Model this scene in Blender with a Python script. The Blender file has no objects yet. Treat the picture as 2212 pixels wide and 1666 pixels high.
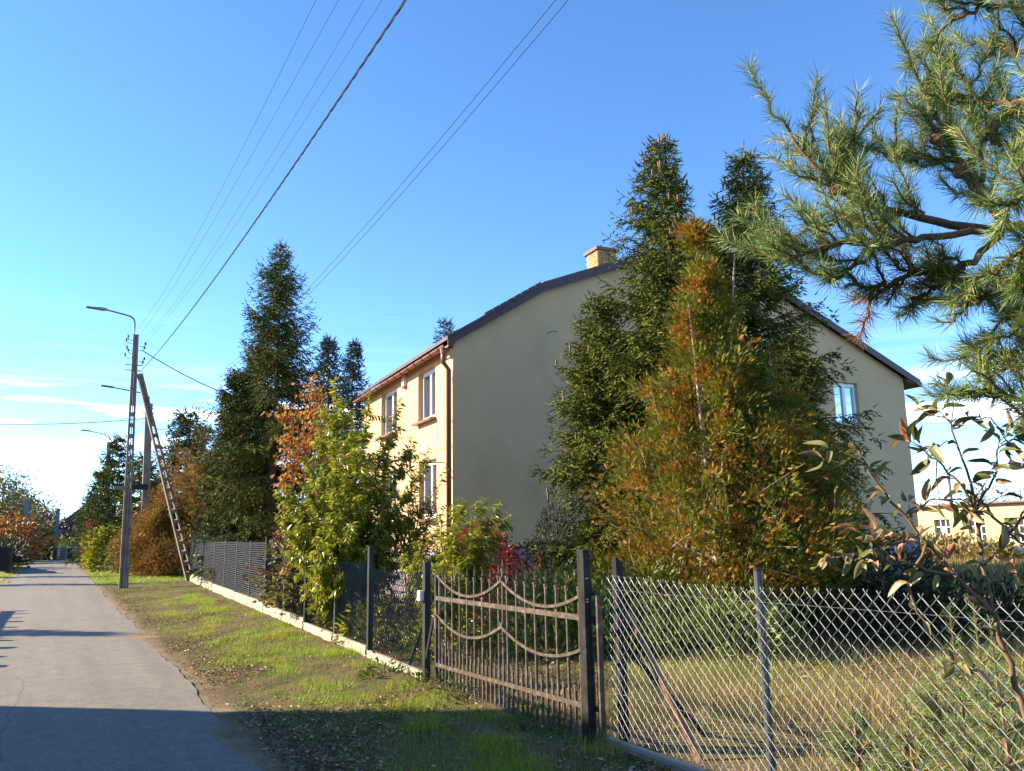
import bpy, math, random
import numpy as np
from mathutils import Vector, Matrix
random.seed(11)
rng = np.random.default_rng(11)
sc = bpy.context.scene
C = sc.collection
# ------------------------------------------------------------------ camera
F, CX, CY, H = 805.0, 512.0, 385.5, 1.65
up = np.array([-76.0, -4330.0, F]); up /= np.linalg.norm(up)
_x = 57 - CX; _y = -(up[0] * _x + up[2] * F) / up[1]
fw = np.array([_x, _y, F]); fw /= np.linalg.norm(fw)
rt = np.cross(fw, -up)
if rt[0] < 0: rt = -rt
RW = np.array([rt, fw, up])                    # rows: world x (right of the road), y (along it), z (up)
cam_d = bpy.data.cameras.new('camera'); cam = bpy.data.objects.new('camera', cam_d); C.objects.link(cam)
cam_d.sensor_width = 36; cam_d.lens = F / 1024 * 36; cam_d.clip_start = 0.05; cam_d.clip_end = 5000
ax, ay, az = RW @ [1, 0, 0], RW @ [0, -1, 0], -(RW @ [0, 0, 1])
cam.matrix_world = Matrix(((ax[0], ay[0], az[0], 0), (ax[1], ay[1], az[1], 0), (ax[2], ay[2], az[2], H), (0, 0, 0, 1)))
sc.camera = cam
# ------------------------------------------------------------------ sky, sun, exposure
SUN_EL = math.radians(25); SUN_H = Vector((-0.80, 0.60, 0)).normalized()
w = bpy.data.worlds.new('World'); sc.world = w; w.use_nodes = True
nt = w.node_tree; nt.nodes.clear()
wo = nt.nodes.new('ShaderNodeOutputWorld'); bg = nt.nodes.new('ShaderNodeBackground')
sky = nt.nodes.new('ShaderNodeTexSky'); sky.sky_type = 'NISHITA'; sky.sun_disc = False
sky.sun_elevation = SUN_EL; sky.sun_rotation = math.atan2(SUN_H.x, SUN_H.y) % (2 * math.pi)
sky.air_density = 0.57; sky.dust_density = 0.0; sky.ozone_density = 3.0
hs = nt.nodes.new('ShaderNodeHueSaturation'); hs.inputs['Saturation'].default_value = 1.12; hs.inputs['Value'].default_value = 1.0
wb = nt.nodes.new('ShaderNodeMix'); wb.data_type = 'RGBA'; wb.blend_type = 'MULTIPLY'; wb.inputs['Factor'].default_value = 1.0; wb.inputs['B'].default_value = (1.0, 1.0, 0.98, 1)   # camera white balance
nt.links.new(sky.outputs[0], wb.inputs['A']); nt.links.new(wb.outputs['Result'], hs.inputs['Color'])
# thin streaks of cirrus low over the horizon
tc = nt.nodes.new('ShaderNodeTexCoord'); sp = nt.nodes.new('ShaderNodeSeparateXYZ'); nt.links.new(tc.outputs['Generated'], sp.inputs[0])
mp = nt.nodes.new('ShaderNodeMapping'); mp.inputs['Scale'].default_value = (1.3, 1.3, 22)
nt.links.new(tc.outputs['Generated'], mp.inputs[0])
nz = nt.nodes.new('ShaderNodeTexNoise'); nz.inputs['Scale'].default_value = 2.2; nz.inputs['Detail'].default_value = 6; nz.inputs['Roughness'].default_value = 0.55
nt.links.new(mp.outputs[0], nz.inputs['Vector'])
cr = nt.nodes.new('ShaderNodeValToRGB'); cr.color_ramp.elements[0].position = 0.49; cr.color_ramp.elements[1].position = 0.66
nt.links.new(nz.outputs['Fac'], cr.inputs[0])
er = nt.nodes.new('ShaderNodeValToRGB'); ce = er.color_ramp
ce.elements[0].position = 0.0; ce.elements[0].color = (0.1, 0.1, 0.1, 1); ce.elements[1].position = 0.27; ce.elements[1].color = (0, 0, 0, 1)
e = ce.elements.new(0.09); e.color = (0.18, 0.18, 0.18, 1); e = ce.elements.new(0.115); e.color = (0.8, 0.8, 0.8, 1); e = ce.elements.new(0.155); e.color = (0.75, 0.75, 0.75, 1); e = ce.elements.new(0.18); e.color = (0.07, 0.07, 0.07, 1)
nt.links.new(sp.outputs['Z'], er.inputs[0])
mu = nt.nodes.new('ShaderNodeMath'); mu.operation = 'MULTIPLY'
nt.links.new(cr.outputs[0], mu.inputs[0]); nt.links.new(er.outputs[0], mu.inputs[1])
mx = nt.nodes.new('ShaderNodeMix'); mx.data_type = 'RGBA'
nt.links.new(mu.outputs[0], mx.inputs['Factor']); nt.links.new(hs.outputs[0], mx.inputs['A']); mx.inputs['B'].default_value = (7.5, 7.9, 8.4, 1)
nt.links.new(mx.outputs['Result'], bg.inputs[0]); bg.inputs[1].default_value = 0.15
nt.links.new(bg.outputs[0], wo.inputs[0])
sd = bpy.data.lights.new('sun', 'SUN'); sd.energy = 5.0; sd.angle = math.radians(0.55); sd.color = (1.0, 0.84, 0.62)
so = bpy.data.objects.new('sun', sd); C.objects.link(so)
sdir = SUN_H * math.cos(SUN_EL) + Vector((0, 0, math.sin(SUN_EL)))
so.rotation_euler = sdir.to_track_quat('Z', 'Y').to_euler(); so.location = (-30, 30, 40)
vs = sc.view_settings; vs.view_transform = 'Standard'; vs.look = 'None'; vs.exposure = 1.65; vs.gamma = 1.0; vs.use_curve_mapping = False

# ------------------------------------------------------------------ helpers
def ray(px, py): return RW @ np.array([px - CX, py - CY, F])
def at(x, y, dist):                            # survey point: direction read off the 2212-wide photo, distance on the ground
    d = ray(x / 2.16, y / 2.16); t = dist / math.hypot(d[0], d[1]); return np.array([0, 0, H]) + t * d
def atX(x, y, X):
    d = ray(x / 2.16, y / 2.16); return np.array([0, 0, H]) + d * X / d[0]
def GP(x, y, z=0.0):
    d = ray(x / 2.16, y / 2.16); return np.array([0, 0, H]) + d * (z - H) / d[2]
OFF = {}
def tag(o, label, cat=None, group=None):
    o['label'] = label
    if cat: o['category'] = cat
    if group: o['group'] = group
    return o
def thing(name, loc, label, cat, group=None):
    o = bpy.data.objects.new(name, None); C.objects.link(o); o.location = [float(c) for c in loc]; o.empty_display_size = 0.2
    OFF[o.name] = np.array(loc, float); return tag(o, label, cat, group)
def struct(o): o['kind'] = 'structure'; return o
def link(name, me, parent, org):
    o = bpy.data.objects.new(name, me); C.objects.link(o)
    if parent is not None:
        o.parent = parent; OFF[o.name] = OFF[parent.name]
    else:
        o.location = [float(c) for c in org]; OFF[o.name] = np.array(org, float)
    return o
def off_of(parent, org):
    return OFF[parent.name] if parent is not None else (np.array(org, float) if org is not None else np.zeros(3))
def npobj(name, V, Fa, mat, parent=None, org=None, smooth=False):
    o_ = off_of(parent, org); V = np.asarray(V, np.float32) - o_.astype(np.float32); Fa = np.asarray(Fa, np.int32)
    me = bpy.data.meshes.new(name); n, k = Fa.shape
    me.vertices.add(len(V)); me.vertices.foreach_set('co', V.ravel())
    me.loops.add(n * k); me.loops.foreach_set('vertex_index', Fa.ravel())
    me.polygons.add(n); me.polygons.foreach_set('loop_start', np.arange(0, n * k, k, dtype=np.int32))
    me.polygons.foreach_set('use_smooth', np.full(n, smooth)); me.update(calc_edges=True)
    if mat: me.materials.append(mat)
    return link(name, me, parent, o_)
class MB:
    def __init__(s): s.v = []; s.f = []
    def quad(s, *p):
        n = len(s.v); s.v += [tuple(map(float, q)) for q in p]; s.f.append(tuple(range(n, n + len(p)))); return s
    def box(s, c, h, ux=(1, 0, 0), uy=(0, 1, 0), uz=(0, 0, 1)):
        c = np.array(c, float); ux, uy, uz = np.array(ux, float) * h[0], np.array(uy, float) * h[1], np.array(uz, float) * h[2]; n = len(s.v)
        for k in range(8): s.v.append(tuple(c + ux * (1 if k & 1 else -1) + uy * (1 if k & 2 else -1) + uz * (1 if k & 4 else -1)))
        s.f += [tuple(n + i for i in q) for q in ((0, 2, 3, 1), (4, 5, 7, 6), (0, 1, 5, 4), (2, 6, 7, 3), (0, 4, 6, 2), (1, 3, 7, 5))]; return s
    def bar(s, a, b, hw, hh=None, upv=(0, 0, 1)):
        a, b = np.array(a, float), np.array(b, float); d = b - a; L = np.linalg.norm(d); d /= L
        x = np.cross(upv, d)
        if np.linalg.norm(x) < 1e-4: x = np.cross((1, 0, 0), d)
        x /= np.linalg.norm(x); z = np.cross(d, x); return s.box((a + b) / 2, (hw, L / 2, hh or hw), x, d, z)
    def tube(s, pts, rad, n=6, cap=True):
        pts = np.array(pts, float); m = len(pts); rad = np.broadcast_to(np.array(rad, float), (m,)); T = np.gradient(pts, axis=0)
        T /= np.linalg.norm(T, axis=1)[:, None] + 1e-9
        ref = np.array([0, 0, 1.0]) if abs(T[:, 2]).mean() < 0.8 else np.array([1.0, 0, 0]); base = len(s.v)
        for i in range(m):
            x = np.cross(ref, T[i]); x /= np.linalg.norm(x) + 1e-9; y = np.cross(T[i], x)
            for k in range(n):
                a = 2 * math.pi * k / n; s.v.append(tuple(pts[i] + rad[i] * (x * math.cos(a) + y * math.sin(a))))
        for i in range(m - 1):
            for k in range(n):
                a, b = base + i * n + k, base + i * n + (k + 1) % n; s.f.append((a, b, b + n, a + n))
        if cap: s.f.append(tuple(base + k for k in range(n))[::-1]); s.f.append(tuple(base + (m - 1) * n + k for k in range(n)))
        return s
    def prism(s, poly, ext):                   # polygon (3-D points) pushed along a vector
        n = len(poly); b = len(s.v); ext = np.array(ext, float)
        s.v += [tuple(map(float, p)) for p in poly] + [tuple(np.array(p, float) + ext) for p in poly]
        s.f.append(tuple(range(b, b + n))[::-1]); s.f.append(tuple(range(b + n, b + 2 * n)))
        for k in range(n): j = (k + 1) % n; s.f.append((b + k, b + j, b + n + j, b + n + k))
        return s
    def build(s, name, mat, parent=None, org=None, smooth=False):
        o_ = off_of(parent, org); me = bpy.data.meshes.new(name); me.from_pydata([tuple(np.array(v) - o_) for v in s.v], [], s.f)
        if smooth: me.polygons.foreach_set('use_smooth', [True] * len(me.polygons))
        me.update()
        if mat: me.materials.append(mat)
        return link(name, me, parent, o_)
def copy_part(o, parent, delta=(0, 0, 0), rot=None):   # share the mesh, shift by delta from the source's place
    c = o.copy(); C.objects.link(c); c.parent = parent; c.location = Vector(o.location) + Vector([float(d) for d in delta])
    if rot is not None: c.rotation_euler = rot
    return c
def unit(v): v = np.asarray(v, float); return v / (np.linalg.norm(v, axis=-1, keepdims=True) + 1e-9)
def frames(U, Wn):
    U = unit(U); Vv = np.cross(Wn, U); bad = np.linalg.norm(Vv, axis=1) < 1e-3; Vv[bad] = np.cross([0.3, 0.9, 0.1], U[bad]); Vv = unit(Vv); return U, Vv, np.cross(U, Vv)
def inst(tv, tf, P, U, Wn, sl, sw):
    P, U, Wn = (np.asarray(a, float) for a in (P, U, Wn)); N = len(P); U, Vv, Wn = frames(U, Wn)
    sl = np.broadcast_to(sl, (N,)); sw = np.broadcast_to(sw, (N,))
    V = P[:, None] + (U * sl[:, None])[:, None] * tv[None, :, 0:1] + (Vv * sw[:, None])[:, None] * tv[None, :, 1:2] + (Wn * sw[:, None])[:, None] * tv[None, :, 2:3]
    Fa = tf[None] + (np.arange(N) * len(tv))[:, None, None]; return V.reshape(-1, 3), Fa.reshape(-1, tf.shape[1])
def randdir(n): return unit(rng.normal(size=(n, 3)))
def A_(*r): return np.array(r)
_a = [0, 2.094, 4.189]
T_SPIN = (np.array([[0.0, 0.9 * math.cos(a), 0.9 * math.sin(a)] for a in _a] + [[1, 0, 0]], float), A_([0, 1, 3], [1, 2, 3], [2, 0, 3]))
T_LEAF = (np.array([[0, 0, 0], [0.4, 0.5, 0.06], [0.42, 0, -0.12], [0.4, -0.5, 0.06], [1, 0, -0.55]], float), A_([0, 2, 1], [0, 3, 2], [1, 2, 4], [2, 3, 4]))
T_BLADE = (np.array([[0, -0.5, 0], [0, 0.5, 0], [0.6, 0.0, 0.2], [1, 0.12, 1.0], [0.6, -0.3, 0.22]], float), A_([0, 1, 2], [2, 3, 4]))
T_NEED = (np.array([[0, -1, 0], [0, 1, 0], [0.55, -1, -5], [0.55, 1, -5], [1, 0, -14]], float), A_([0, 1, 3], [0, 3, 2], [2, 3, 4]))
T_GRASS = (np.array([[0, -0.5, 0], [0, 0.5, 0], [1, 0, 0.6]], float), A_([0, 1, 2]).reshape(1, 3))
def _spray():
    v, f = [], []
    def lobe(o, d, L, wd):
        d = np.array(d, float) / np.linalg.norm(d); s = np.array([-d[1], d[0]]); o = np.array(o, float); n = len(v)
        for p, z in ((o - s * wd * 0.9, 0), (o + s * wd * 0.9 + d * L * 0.15, 0.04), (o + d * L, -0.08)): v.append([p[0], p[1], z])
        f.append([n, n + 1, n + 2])
    lobe((0, 0), (1, 0), 1.0, 0.10)
    for k, x in enumerate((0.22, 0.52)):
        for sgn in (1, -1): lobe((x, 0), (0.75, sgn * 0.75), 0.55 - 0.1 * k, 0.13)
    return np.array(v, float), np.array(f)
T_SPRAY = _spray()
def pn(x, y, s=1.0, k=0):                      # cheap smooth 2-D noise, about 0..1
    x = x * s + k * 3.7; y = y * s - k * 1.9
    return 0.5 + 0.25 * (np.sin(x * 1.7 + np.sin(y * 1.3 + k)) + np.sin(y * 2.1 + 1.4 * np.sin(x * 0.9)) * 0.8 + 0.5 * np.sin(3.3 * x - 2.7 * y) * np.sin(2.2 * y + x)) * 0.9

# ------------------------------------------------------------------ materials
def newmat(name):
    m = bpy.data.materials.new(name); m.use_nodes = True; t = m.node_tree; return m, t, t.nodes['Principled BSDF']
def L_(t, a, b): t.links.new(a, b)
def ramp(t, src, stops):
    r = t.nodes.new('ShaderNodeValToRGB'); el = r.color_ramp.elements
    while len(el) < len(stops): el.new(0.5)
    for e_, (p, c) in zip(el, stops): e_.position = p; e_.color = (*c, 1) if len(c) == 3 else c
    L_(t, src, r.inputs[0]); return r.outputs[0]
def noise(t, scale, detail=4, rough=0.55, vec=None, dist=0.0):
    n = t.nodes.new('ShaderNodeTexNoise'); n.inputs['Scale'].default_value = scale; n.inputs['Detail'].default_value = detail; n.inputs['Roughness'].default_value = rough; n.inputs['Distortion'].default_value = dist
    if vec is None:
        g = t.nodes.new('ShaderNodeNewGeometry'); vec = g.outputs['Position']
    L_(t, vec, n.inputs['Vector']); return n.outputs['Fac']
def mix(t, fac, a, b, mode='MIX'):
    m = t.nodes.new('ShaderNodeMix'); m.data_type = 'RGBA'; m.blend_type = mode
    for key, v in (('Factor', fac), ('A', a), ('B', b)):
        if hasattr(v, 'is_output'): L_(t, v, m.inputs[key])
        else: m.inputs[key].default_value = v if key == 'Factor' else ((*v, 1) if len(v) == 3 else v)
    return m.outputs['Result']
def bump(t, b, h, strength=0.4, dist=0.02):
    n = t.nodes.new('ShaderNodeBump'); n.inputs['Strength'].default_value = strength; n.inputs['Distance'].default_value = dist; L_(t, h, n.inputs['Height']); L_(t, n.outputs[0], b.inputs['Normal'])
def surf(name, c1, c2, scale=3.0, rough=0.8, bs=0.0, bscale=60, bd=0.01, metal=0.0, c3=None, s3=0.4, fine=None, spec=None):
    m, t, b = newmat(name); col = mix(t, ramp(t, noise(t, scale, 5), [(0.3, (0, 0, 0)), (0.7, (1, 1, 1))]), c1, c2)
    if c3: col = mix(t, ramp(t, noise(t, s3, 6, 0.65), [(0.5, (0, 0, 0)), (0.72, (1, 1, 1))]), col, c3)
    if fine: col = mix(t, 0.5, col, ramp(t, noise(t, fine, 2), [(0.3, (0.25, 0.25, 0.25)), (0.7, (0.75, 0.75, 0.75))]), 'OVERLAY')
    L_(t, col, b.inputs['Base Color']); b.inputs['Roughness'].default_value = rough; b.inputs['Metallic'].default_value = metal
    if spec is not None: b.inputs['Specular IOR Level'].default_value = spec
    if bs: bump(t, b, noise(t, bscale, 4), bs, bd)
    return m
def leafmat(name, stops, stops2=None, nscale=1.0, lo=0.48, hi=0.6, trans=0.35, rough=0.5, spec=0.4):
    m, t, b = newmat(name); g = t.nodes.new('ShaderNodeNewGeometry'); rnd = g.outputs['Random Per Island']
    col = ramp(t, rnd, stops)
    if stops2:
        f = ramp(t, noise(t, nscale, 3, 0.6), [(lo, (0, 0, 0)), (hi, (1, 1, 1))])
        rn = t.nodes.new('ShaderNodeMath'); rn.operation = 'MULTIPLY_ADD'; L_(t, rnd, rn.inputs[0]); rn.inputs[1].default_value = 7.31; rn.inputs[2].default_value = 0.2
        fr = t.nodes.new('ShaderNodeMath'); fr.operation = 'FRACT'; L_(t, rn.outputs[0], fr.inputs[0])
        col = mix(t, f, col, ramp(t, fr.outputs[0], stops2))
    L_(t, col, b.inputs['Base Color']); b.inputs['Roughness'].default_value = rough; b.inputs['Specular IOR Level'].default_value = spec
    tr = t.nodes.new('ShaderNodeBsdfTranslucent'); L_(t, mix(t, 0.5, col, (1.0, 0.9, 0.3), 'MULTIPLY'), tr.inputs[0])
    ms = t.nodes.new('ShaderNodeMixShader'); ms.inputs[0].default_value = trans
    L_(t, b.outputs[0], ms.inputs[1]); L_(t, tr.outputs[0], ms.inputs[2]); L_(t, ms.outputs[0], t.nodes['Material Output'].inputs[0]); return m
M = {}
M['stucco'] = surf('stucco', (0.55, 0.37, 0.20), (0.60, 0.41, 0.225), 0.6, 0.92, 0.35, 140, 0.006, c3=(0.47, 0.315, 0.165), s3=0.5)
M['roof'] = surf('roof_tile', (0.06, 0.03, 0.028), (0.085, 0.045, 0.04), 3, 0.55)
M['barge'] = surf('brown_board', (0.050, 0.018, 0.022), (0.066, 0.028, 0.03), 6, 0.5)
M['gutter'] = surf('gutter_metal', (0.17, 0.062, 0.036), (0.21, 0.082, 0.05), 4, 0.5)
M['gutter_in'] = surf('soffit_board', (0.24, 0.07, 0.035), (0.28, 0.09, 0.05), 4, 0.6)
M['pvc'] = surf('white_pvc', (0.78, 0.78, 0.76), (0.82, 0.82, 0.80), 5, 0.35)
M['sill'] = surf('sill_tile', (0.24, 0.085, 0.06), (0.30, 0.12, 0.08), 8, 0.5)
M['stone'] = surf('plinth_stone', (0.20, 0.17, 0.20), (0.30, 0.26, 0.28), 2.3, 0.9, 0.8, 40, 0.02)
M['mortar'] = surf('plinth_mortar', (0.08, 0.07, 0.08), (0.11, 0.10, 0.11), 6, 0.95)
M['brick'] = surf('chimney_brick', (0.40, 0.21, 0.09), (0.50, 0.30, 0.145), 2.1, 0.85, 0.3, 80)
M['bmortar'] = surf('brick_mortar', (0.22, 0.17, 0.13), (0.27, 0.21, 0.16), 8, 0.95)
M['cap'] = surf('chimney_cap', (0.13, 0.09, 0.07), (0.18, 0.12, 0.09), 6, 0.8)
M['concrete'] = surf('cast_concrete', (0.34, 0.29, 0.225), (0.42, 0.37, 0.29), 5, 0.9, 0.5, 90, 0.008, c3=(0.24, 0.205, 0.16), s3=2.5)
M['poleconc'] = surf('pole_concrete', (0.18, 0.15, 0.125), (0.25, 0.21, 0.17), 6, 0.9, 0.5, 60, 0.01, c3=(0.11, 0.095, 0.08), s3=2.0)
M['palepole'] = surf('pale_pole', (0.13, 0.135, 0.145), (0.17, 0.17, 0.175), 2, 0.9)
M['black'] = surf('black_paint', (0.012, 0.013, 0.016), (0.022, 0.023, 0.026), 9, 0.6, c3=(0.035, 0.032, 0.03), s3=7, spec=0.25)
M['greypost'] = surf('grey_post_paint', (0.045, 0.05, 0.06), (0.07, 0.075, 0.085), 14, 0.55, 0.15, 120, 0.004, spec=0.3)
M['gatepost'] = surf('gate_post_paint', (0.018, 0.018, 0.018), (0.034, 0.032, 0.031), 18, 0.65, c3=(0.055, 0.05, 0.045), s3=5, spec=0.06)
M['rust'] = surf('weathered_gate_iron', (0.05, 0.036, 0.027), (0.10, 0.074, 0.056), 22, 0.65, 0.3, 130, 0.003, c3=(0.20, 0.155, 0.12), s3=11, spec=0.25)
M['rust2'] = surf('rusty_pipe', (0.17, 0.06, 0.03), (0.30, 0.15, 0.08), 12, 0.75, 0.4, 110, 0.004, c3=(0.10, 0.05, 0.04), s3=6)
M['galv'] = surf('galvanised_wire', (0.42, 0.44, 0.42), (0.56, 0.58, 0.56), 40, 0.45, metal=0.35)
M['greenwire'] = surf('green_coated_wire', (0.035, 0.05, 0.052), (0.05, 0.068, 0.07), 30, 0.5)
M['greywire'] = surf('grey_coated_wire', (0.030, 0.037, 0.045), (0.045, 0.053, 0.063), 30, 0.5)
M['cable'] = surf('cable_rubber', (0.02, 0.022, 0.03), (0.03, 0.032, 0.04), 10, 0.9, spec=0.05)
M['alu'] = surf('bare_wire', (0.07, 0.08, 0.10), (0.10, 0.11, 0.13), 10, 0.8, spec=0.1)
M['lamp'] = surf('lamp_housing', (0.14, 0.12, 0.13), (0.19, 0.16, 0.16), 8, 0.5)
M['insul'] = surf('insulator', (0.05, 0.04, 0.04), (0.10, 0.08, 0.07), 30, 0.35)
M['steel'] = surf('dull_steel', (0.10, 0.10, 0.11), (0.16, 0.16, 0.17), 12, 0.5, metal=0.4)
M['bark'] = surf('conifer_bark', (0.07, 0.045, 0.03), (0.12, 0.085, 0.06), 14, 0.95, 0.7, 40, 0.02)
M['shrubstem'] = surf('shrub_stem', (0.13, 0.075, 0.04), (0.21, 0.13, 0.072), 22, 0.85, 0.4, 120, 0.004)
M['palebark'] = surf('pale_twig_bark', (0.30, 0.22, 0.14), (0.42, 0.33, 0.23), 9, 0.9, 0.4, 60, 0.01)
M['twig'] = surf('young_twig', (0.20, 0.11, 0.055), (0.30, 0.18, 0.095), 16, 0.8, 0.3, 90, 0.004)
M['pinebark'] = surf('pine_twig_bark', (0.09, 0.05, 0.028), (0.20, 0.12, 0.065), 55, 0.9, 0.8, 120, 0.006, c3=(0.26, 0.16, 0.085), s3=14)
M['cone'] = surf('cone_scale', (0.15, 0.075, 0.032), (0.22, 0.115, 0.05), 30, 0.8)
M['redplastic'] = surf('red_plastic', (0.55, 0.03, 0.03), (0.6, 0.04, 0.04), 5, 0.4)
M['whitebox'] = surf('box_plastic', (0.70, 0.66, 0.58), (0.74, 0.70, 0.62), 5, 0.5)
M['blue_sheet'] = surf('pale_sheet', (0.6, 0.62, 0.66), (0.7, 0.72, 0.75), 3, 0.5)
def glass(name, tint=(0.035, 0.045, 0.055), r=0.03, streak=None):
    m, t, b = newmat(name); b.inputs['Base Color'].default_value = (*tint, 1); b.inputs['Roughness'].default_value = r; b.inputs['Specular IOR Level'].default_value = 1.0; b.inputs['IOR'].default_value = 1.6; return m
M['glass'] = glass('window_glass')
M['skyglass'] = glass('gable_window_glass', (0.05, 0.09, 0.14)); M['skyglass'].node_tree.nodes['Principled BSDF'].inputs['Metallic'].default_value = 0.6; M['skyglass'].node_tree.nodes['Principled BSDF'].inputs['Base Color'].default_value = (0.45, 0.55, 0.65, 1)
M['curtain'] = surf('net_curtain', (0.55, 0.55, 0.52), (0.7, 0.7, 0.67), 6, 0.9)
# ground
def ground_mat(name, kind):
    m, t, b = newmat(name); n1 = noise(t, 0.55, 6, 0.6); n2 = noise(t, 2.6, 6, 0.65); n3 = noise(t, 38, 4, 0.7)
    if kind == 'verge':
        soil = ramp(t, n3, [(0.25, (0.060, 0.038, 0.020)), (0.5, (0.15, 0.10, 0.055)), (0.78, (0.30, 0.215, 0.13))]); grs = ramp(t, n3, [(0.25, (0.035, 0.045, 0.012)), (0.75, (0.12, 0.13, 0.035))])
        col = mix(t, ramp(t, n2, [(0.42, (0, 0, 0)), (0.6, (1, 1, 1))]), soil, grs)
        sx = t.nodes.new('ShaderNodeSeparateXYZ'); g = t.nodes.new('ShaderNodeNewGeometry'); L_(t, g.outputs['Position'], sx.inputs[0])
        ad = t.nodes.new('ShaderNodeMath'); ad.operation = 'MULTIPLY_ADD'; L_(t, n2, ad.inputs[0]); ad.inputs[1].default_value = -1.6; L_(t, sx.outputs['X'], ad.inputs[2])
        sand = ramp(t, n3, [(0.25, (0.16, 0.11, 0.07)), (0.75, (0.40, 0.30, 0.19))])
        mr = t.nodes.new('ShaderNodeMapRange'); L_(t, ad.outputs[0], mr.inputs[0]); mr.inputs[1].default_value = 0.5; mr.inputs[2].default_value = 0.95
        col = mix(t, mr.outputs[0], sand, col)
    elif kind == 'field':
        col = mix(t, ramp(t, n1, [(0.4, (0, 0, 0)), (0.62, (1, 1, 1))]), ramp(t, n3, [(0.25, (0.10, 0.07, 0.03)), (0.75, (0.30, 0.22, 0.11))]), ramp(t, n3, [(0.25, (0.04, 0.045, 0.012)), (0.75, (0.15, 0.14, 0.045))]))
    else:
        col = mix(t, ramp(t, n1, [(0.38, (0, 0, 0)), (0.6, (1, 1, 1))]), ramp(t, n3, [(0.3, (0.06, 0.06, 0.018)), (0.7, (0.16, 0.13, 0.05))]), ramp(t, n3, [(0.3, (0.035, 0.06, 0.012)), (0.7, (0.13, 0.16, 0.035))]))
    L_(t, col, b.inputs['Base Color']); b.inputs['Roughness'].default_value = 0.95; b.inputs['Specular IOR Level'].default_value = 0.1; bump(t, b, n3, 0.9, 0.03); return m
M['verge'] = ground_mat('verge_soil', 'verge'); M['field'] = ground_mat('field_soil', 'field'); M['ground'] = ground_mat('meadow', 'ground')
def asphalt():
    m, t, b = newmat('worn_asphalt'); n1 = noise(t, 85, 5, 0.75); n2 = noise(t, 0.5, 6, 0.6); n3 = noise(t, 900, 2, 0.5)
    col = ramp(t, n1, [(0.3, (0.070, 0.063, 0.052)), (0.52, (0.19, 0.172, 0.142)), (0.72, (0.36, 0.33, 0.275))])
    col = mix(t, ramp(t, n2, [(0.35, (0, 0, 0)), (0.7, (0.5, 0.5, 0.5))]), col, (0.20, 0.178, 0.146))
    col = mix(t, 0.55, col, ramp(t, noise(t, 5, 6, 0.7), [(0.3, (0.34, 0.34, 0.34)), (0.7, (0.66, 0.65, 0.64))]), 'OVERLAY')
    vo = t.nodes.new('ShaderNodeTexVoronoi'); vo.inputs['Scale'].default_value = 9.0; vo.feature = 'F1'; g = t.nodes.new('ShaderNodeNewGeometry'); L_(t, g.outputs['Position'], vo.inputs['Vector'])
    col = mix(t, ramp(t, vo.outputs['Distance'], [(0.0, (0.8, 0.8, 0.8)), (0.07, (0, 0, 0))]), col, (0.36, 0.31, 0.25))
    mpw = t.nodes.new('ShaderNodeMapping'); mpw.inputs['Scale'].default_value = (2.2, 0.12, 1); L_(t, g.outputs['Position'], mpw.inputs[0])
    col = mix(t, 0.5, col, ramp(t, noise(t, 1.0, 5, 0.6, mpw.outputs[0]), [(0.3, (0.38, 0.38, 0.38)), (0.7, (0.62, 0.62, 0.61))]), 'OVERLAY')
    col = mix(t, 0.6, col, ramp(t, noise(t, 26, 4, 0.75), [(0.32, (0.36, 0.36, 0.36)), (0.68, (0.64, 0.64, 0.64))]), 'OVERLAY')
    # hairline cracks
    ve = t.nodes.new('ShaderNodeTexVoronoi'); ve.feature = 'DISTANCE_TO_EDGE'; ve.inputs['Scale'].default_value = 0.33
    mp_ = t.nodes.new('ShaderNodeMix'); mp_.data_type = 'VECTOR'
    nn = t.nodes.new('ShaderNodeTexNoise'); nn.inputs['Scale'].default_value = 1.3; L_(t, g.outputs['Position'], nn.inputs['Vector'])
    mp_.inputs['Factor'].default_value = 0.25; L_(t, g.outputs['Position'], mp_.inputs['A']); L_(t, nn.outputs['Color'], mp_.inputs['B']); L_(t, mp_.outputs['Result'], ve.inputs['Vector'])
    col = mix(t, ramp(t, ve.outputs['Distance'], [(0.0, (0.45, 0.45, 0.45)), (0.003, (0, 0, 0))]), col, (0.06, 0.05, 0.042))
    L_(t, col, b.inputs['Base Color']); b.inputs['Roughness'].default_value = 0.85; b.inputs['Specular IOR Level'].default_value = 0.25; bump(t, b, n1, 0.55, 0.008); return m
M['asphalt'] = asphalt()
# foliage
M['spruce'] = leafmat('spruce_needles', [(0, (0.057, 0.077, 0.011)), (0.5, (0.120, 0.140, 0.020)), (1, (0.210, 0.221, 0.033))], [(0, (0.070, 0.092, 0.014)), (1, (0.171, 0.184, 0.026))], 1.2, trans=0.2, spec=0.12, rough=0.7)
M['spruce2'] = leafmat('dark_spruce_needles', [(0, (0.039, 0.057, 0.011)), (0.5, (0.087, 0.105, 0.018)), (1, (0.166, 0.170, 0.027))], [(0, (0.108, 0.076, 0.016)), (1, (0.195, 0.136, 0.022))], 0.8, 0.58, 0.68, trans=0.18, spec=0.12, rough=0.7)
M['bluespruce'] = leafmat('blue_spruce_needles', [(0, (0.035, 0.055, 0.048)), (1, (0.100, 0.135, 0.120))], trans=0.15, spec=0.15)
M['thuja'] = leafmat('autumn_thuja_sprays', [(0, (0.062, 0.093, 0.014)), (0.5, (0.146, 0.173, 0.023)), (1, (0.253, 0.251, 0.037))], [(0, (0.253, 0.113, 0.017)), (0.5, (0.404, 0.186, 0.023)), (0.8, (0.239, 0.200, 0.032)), (1, (0.455, 0.133, 0.022))], 2.4, 0.505, 0.56, trans=0.3, spec=0.15)
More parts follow.
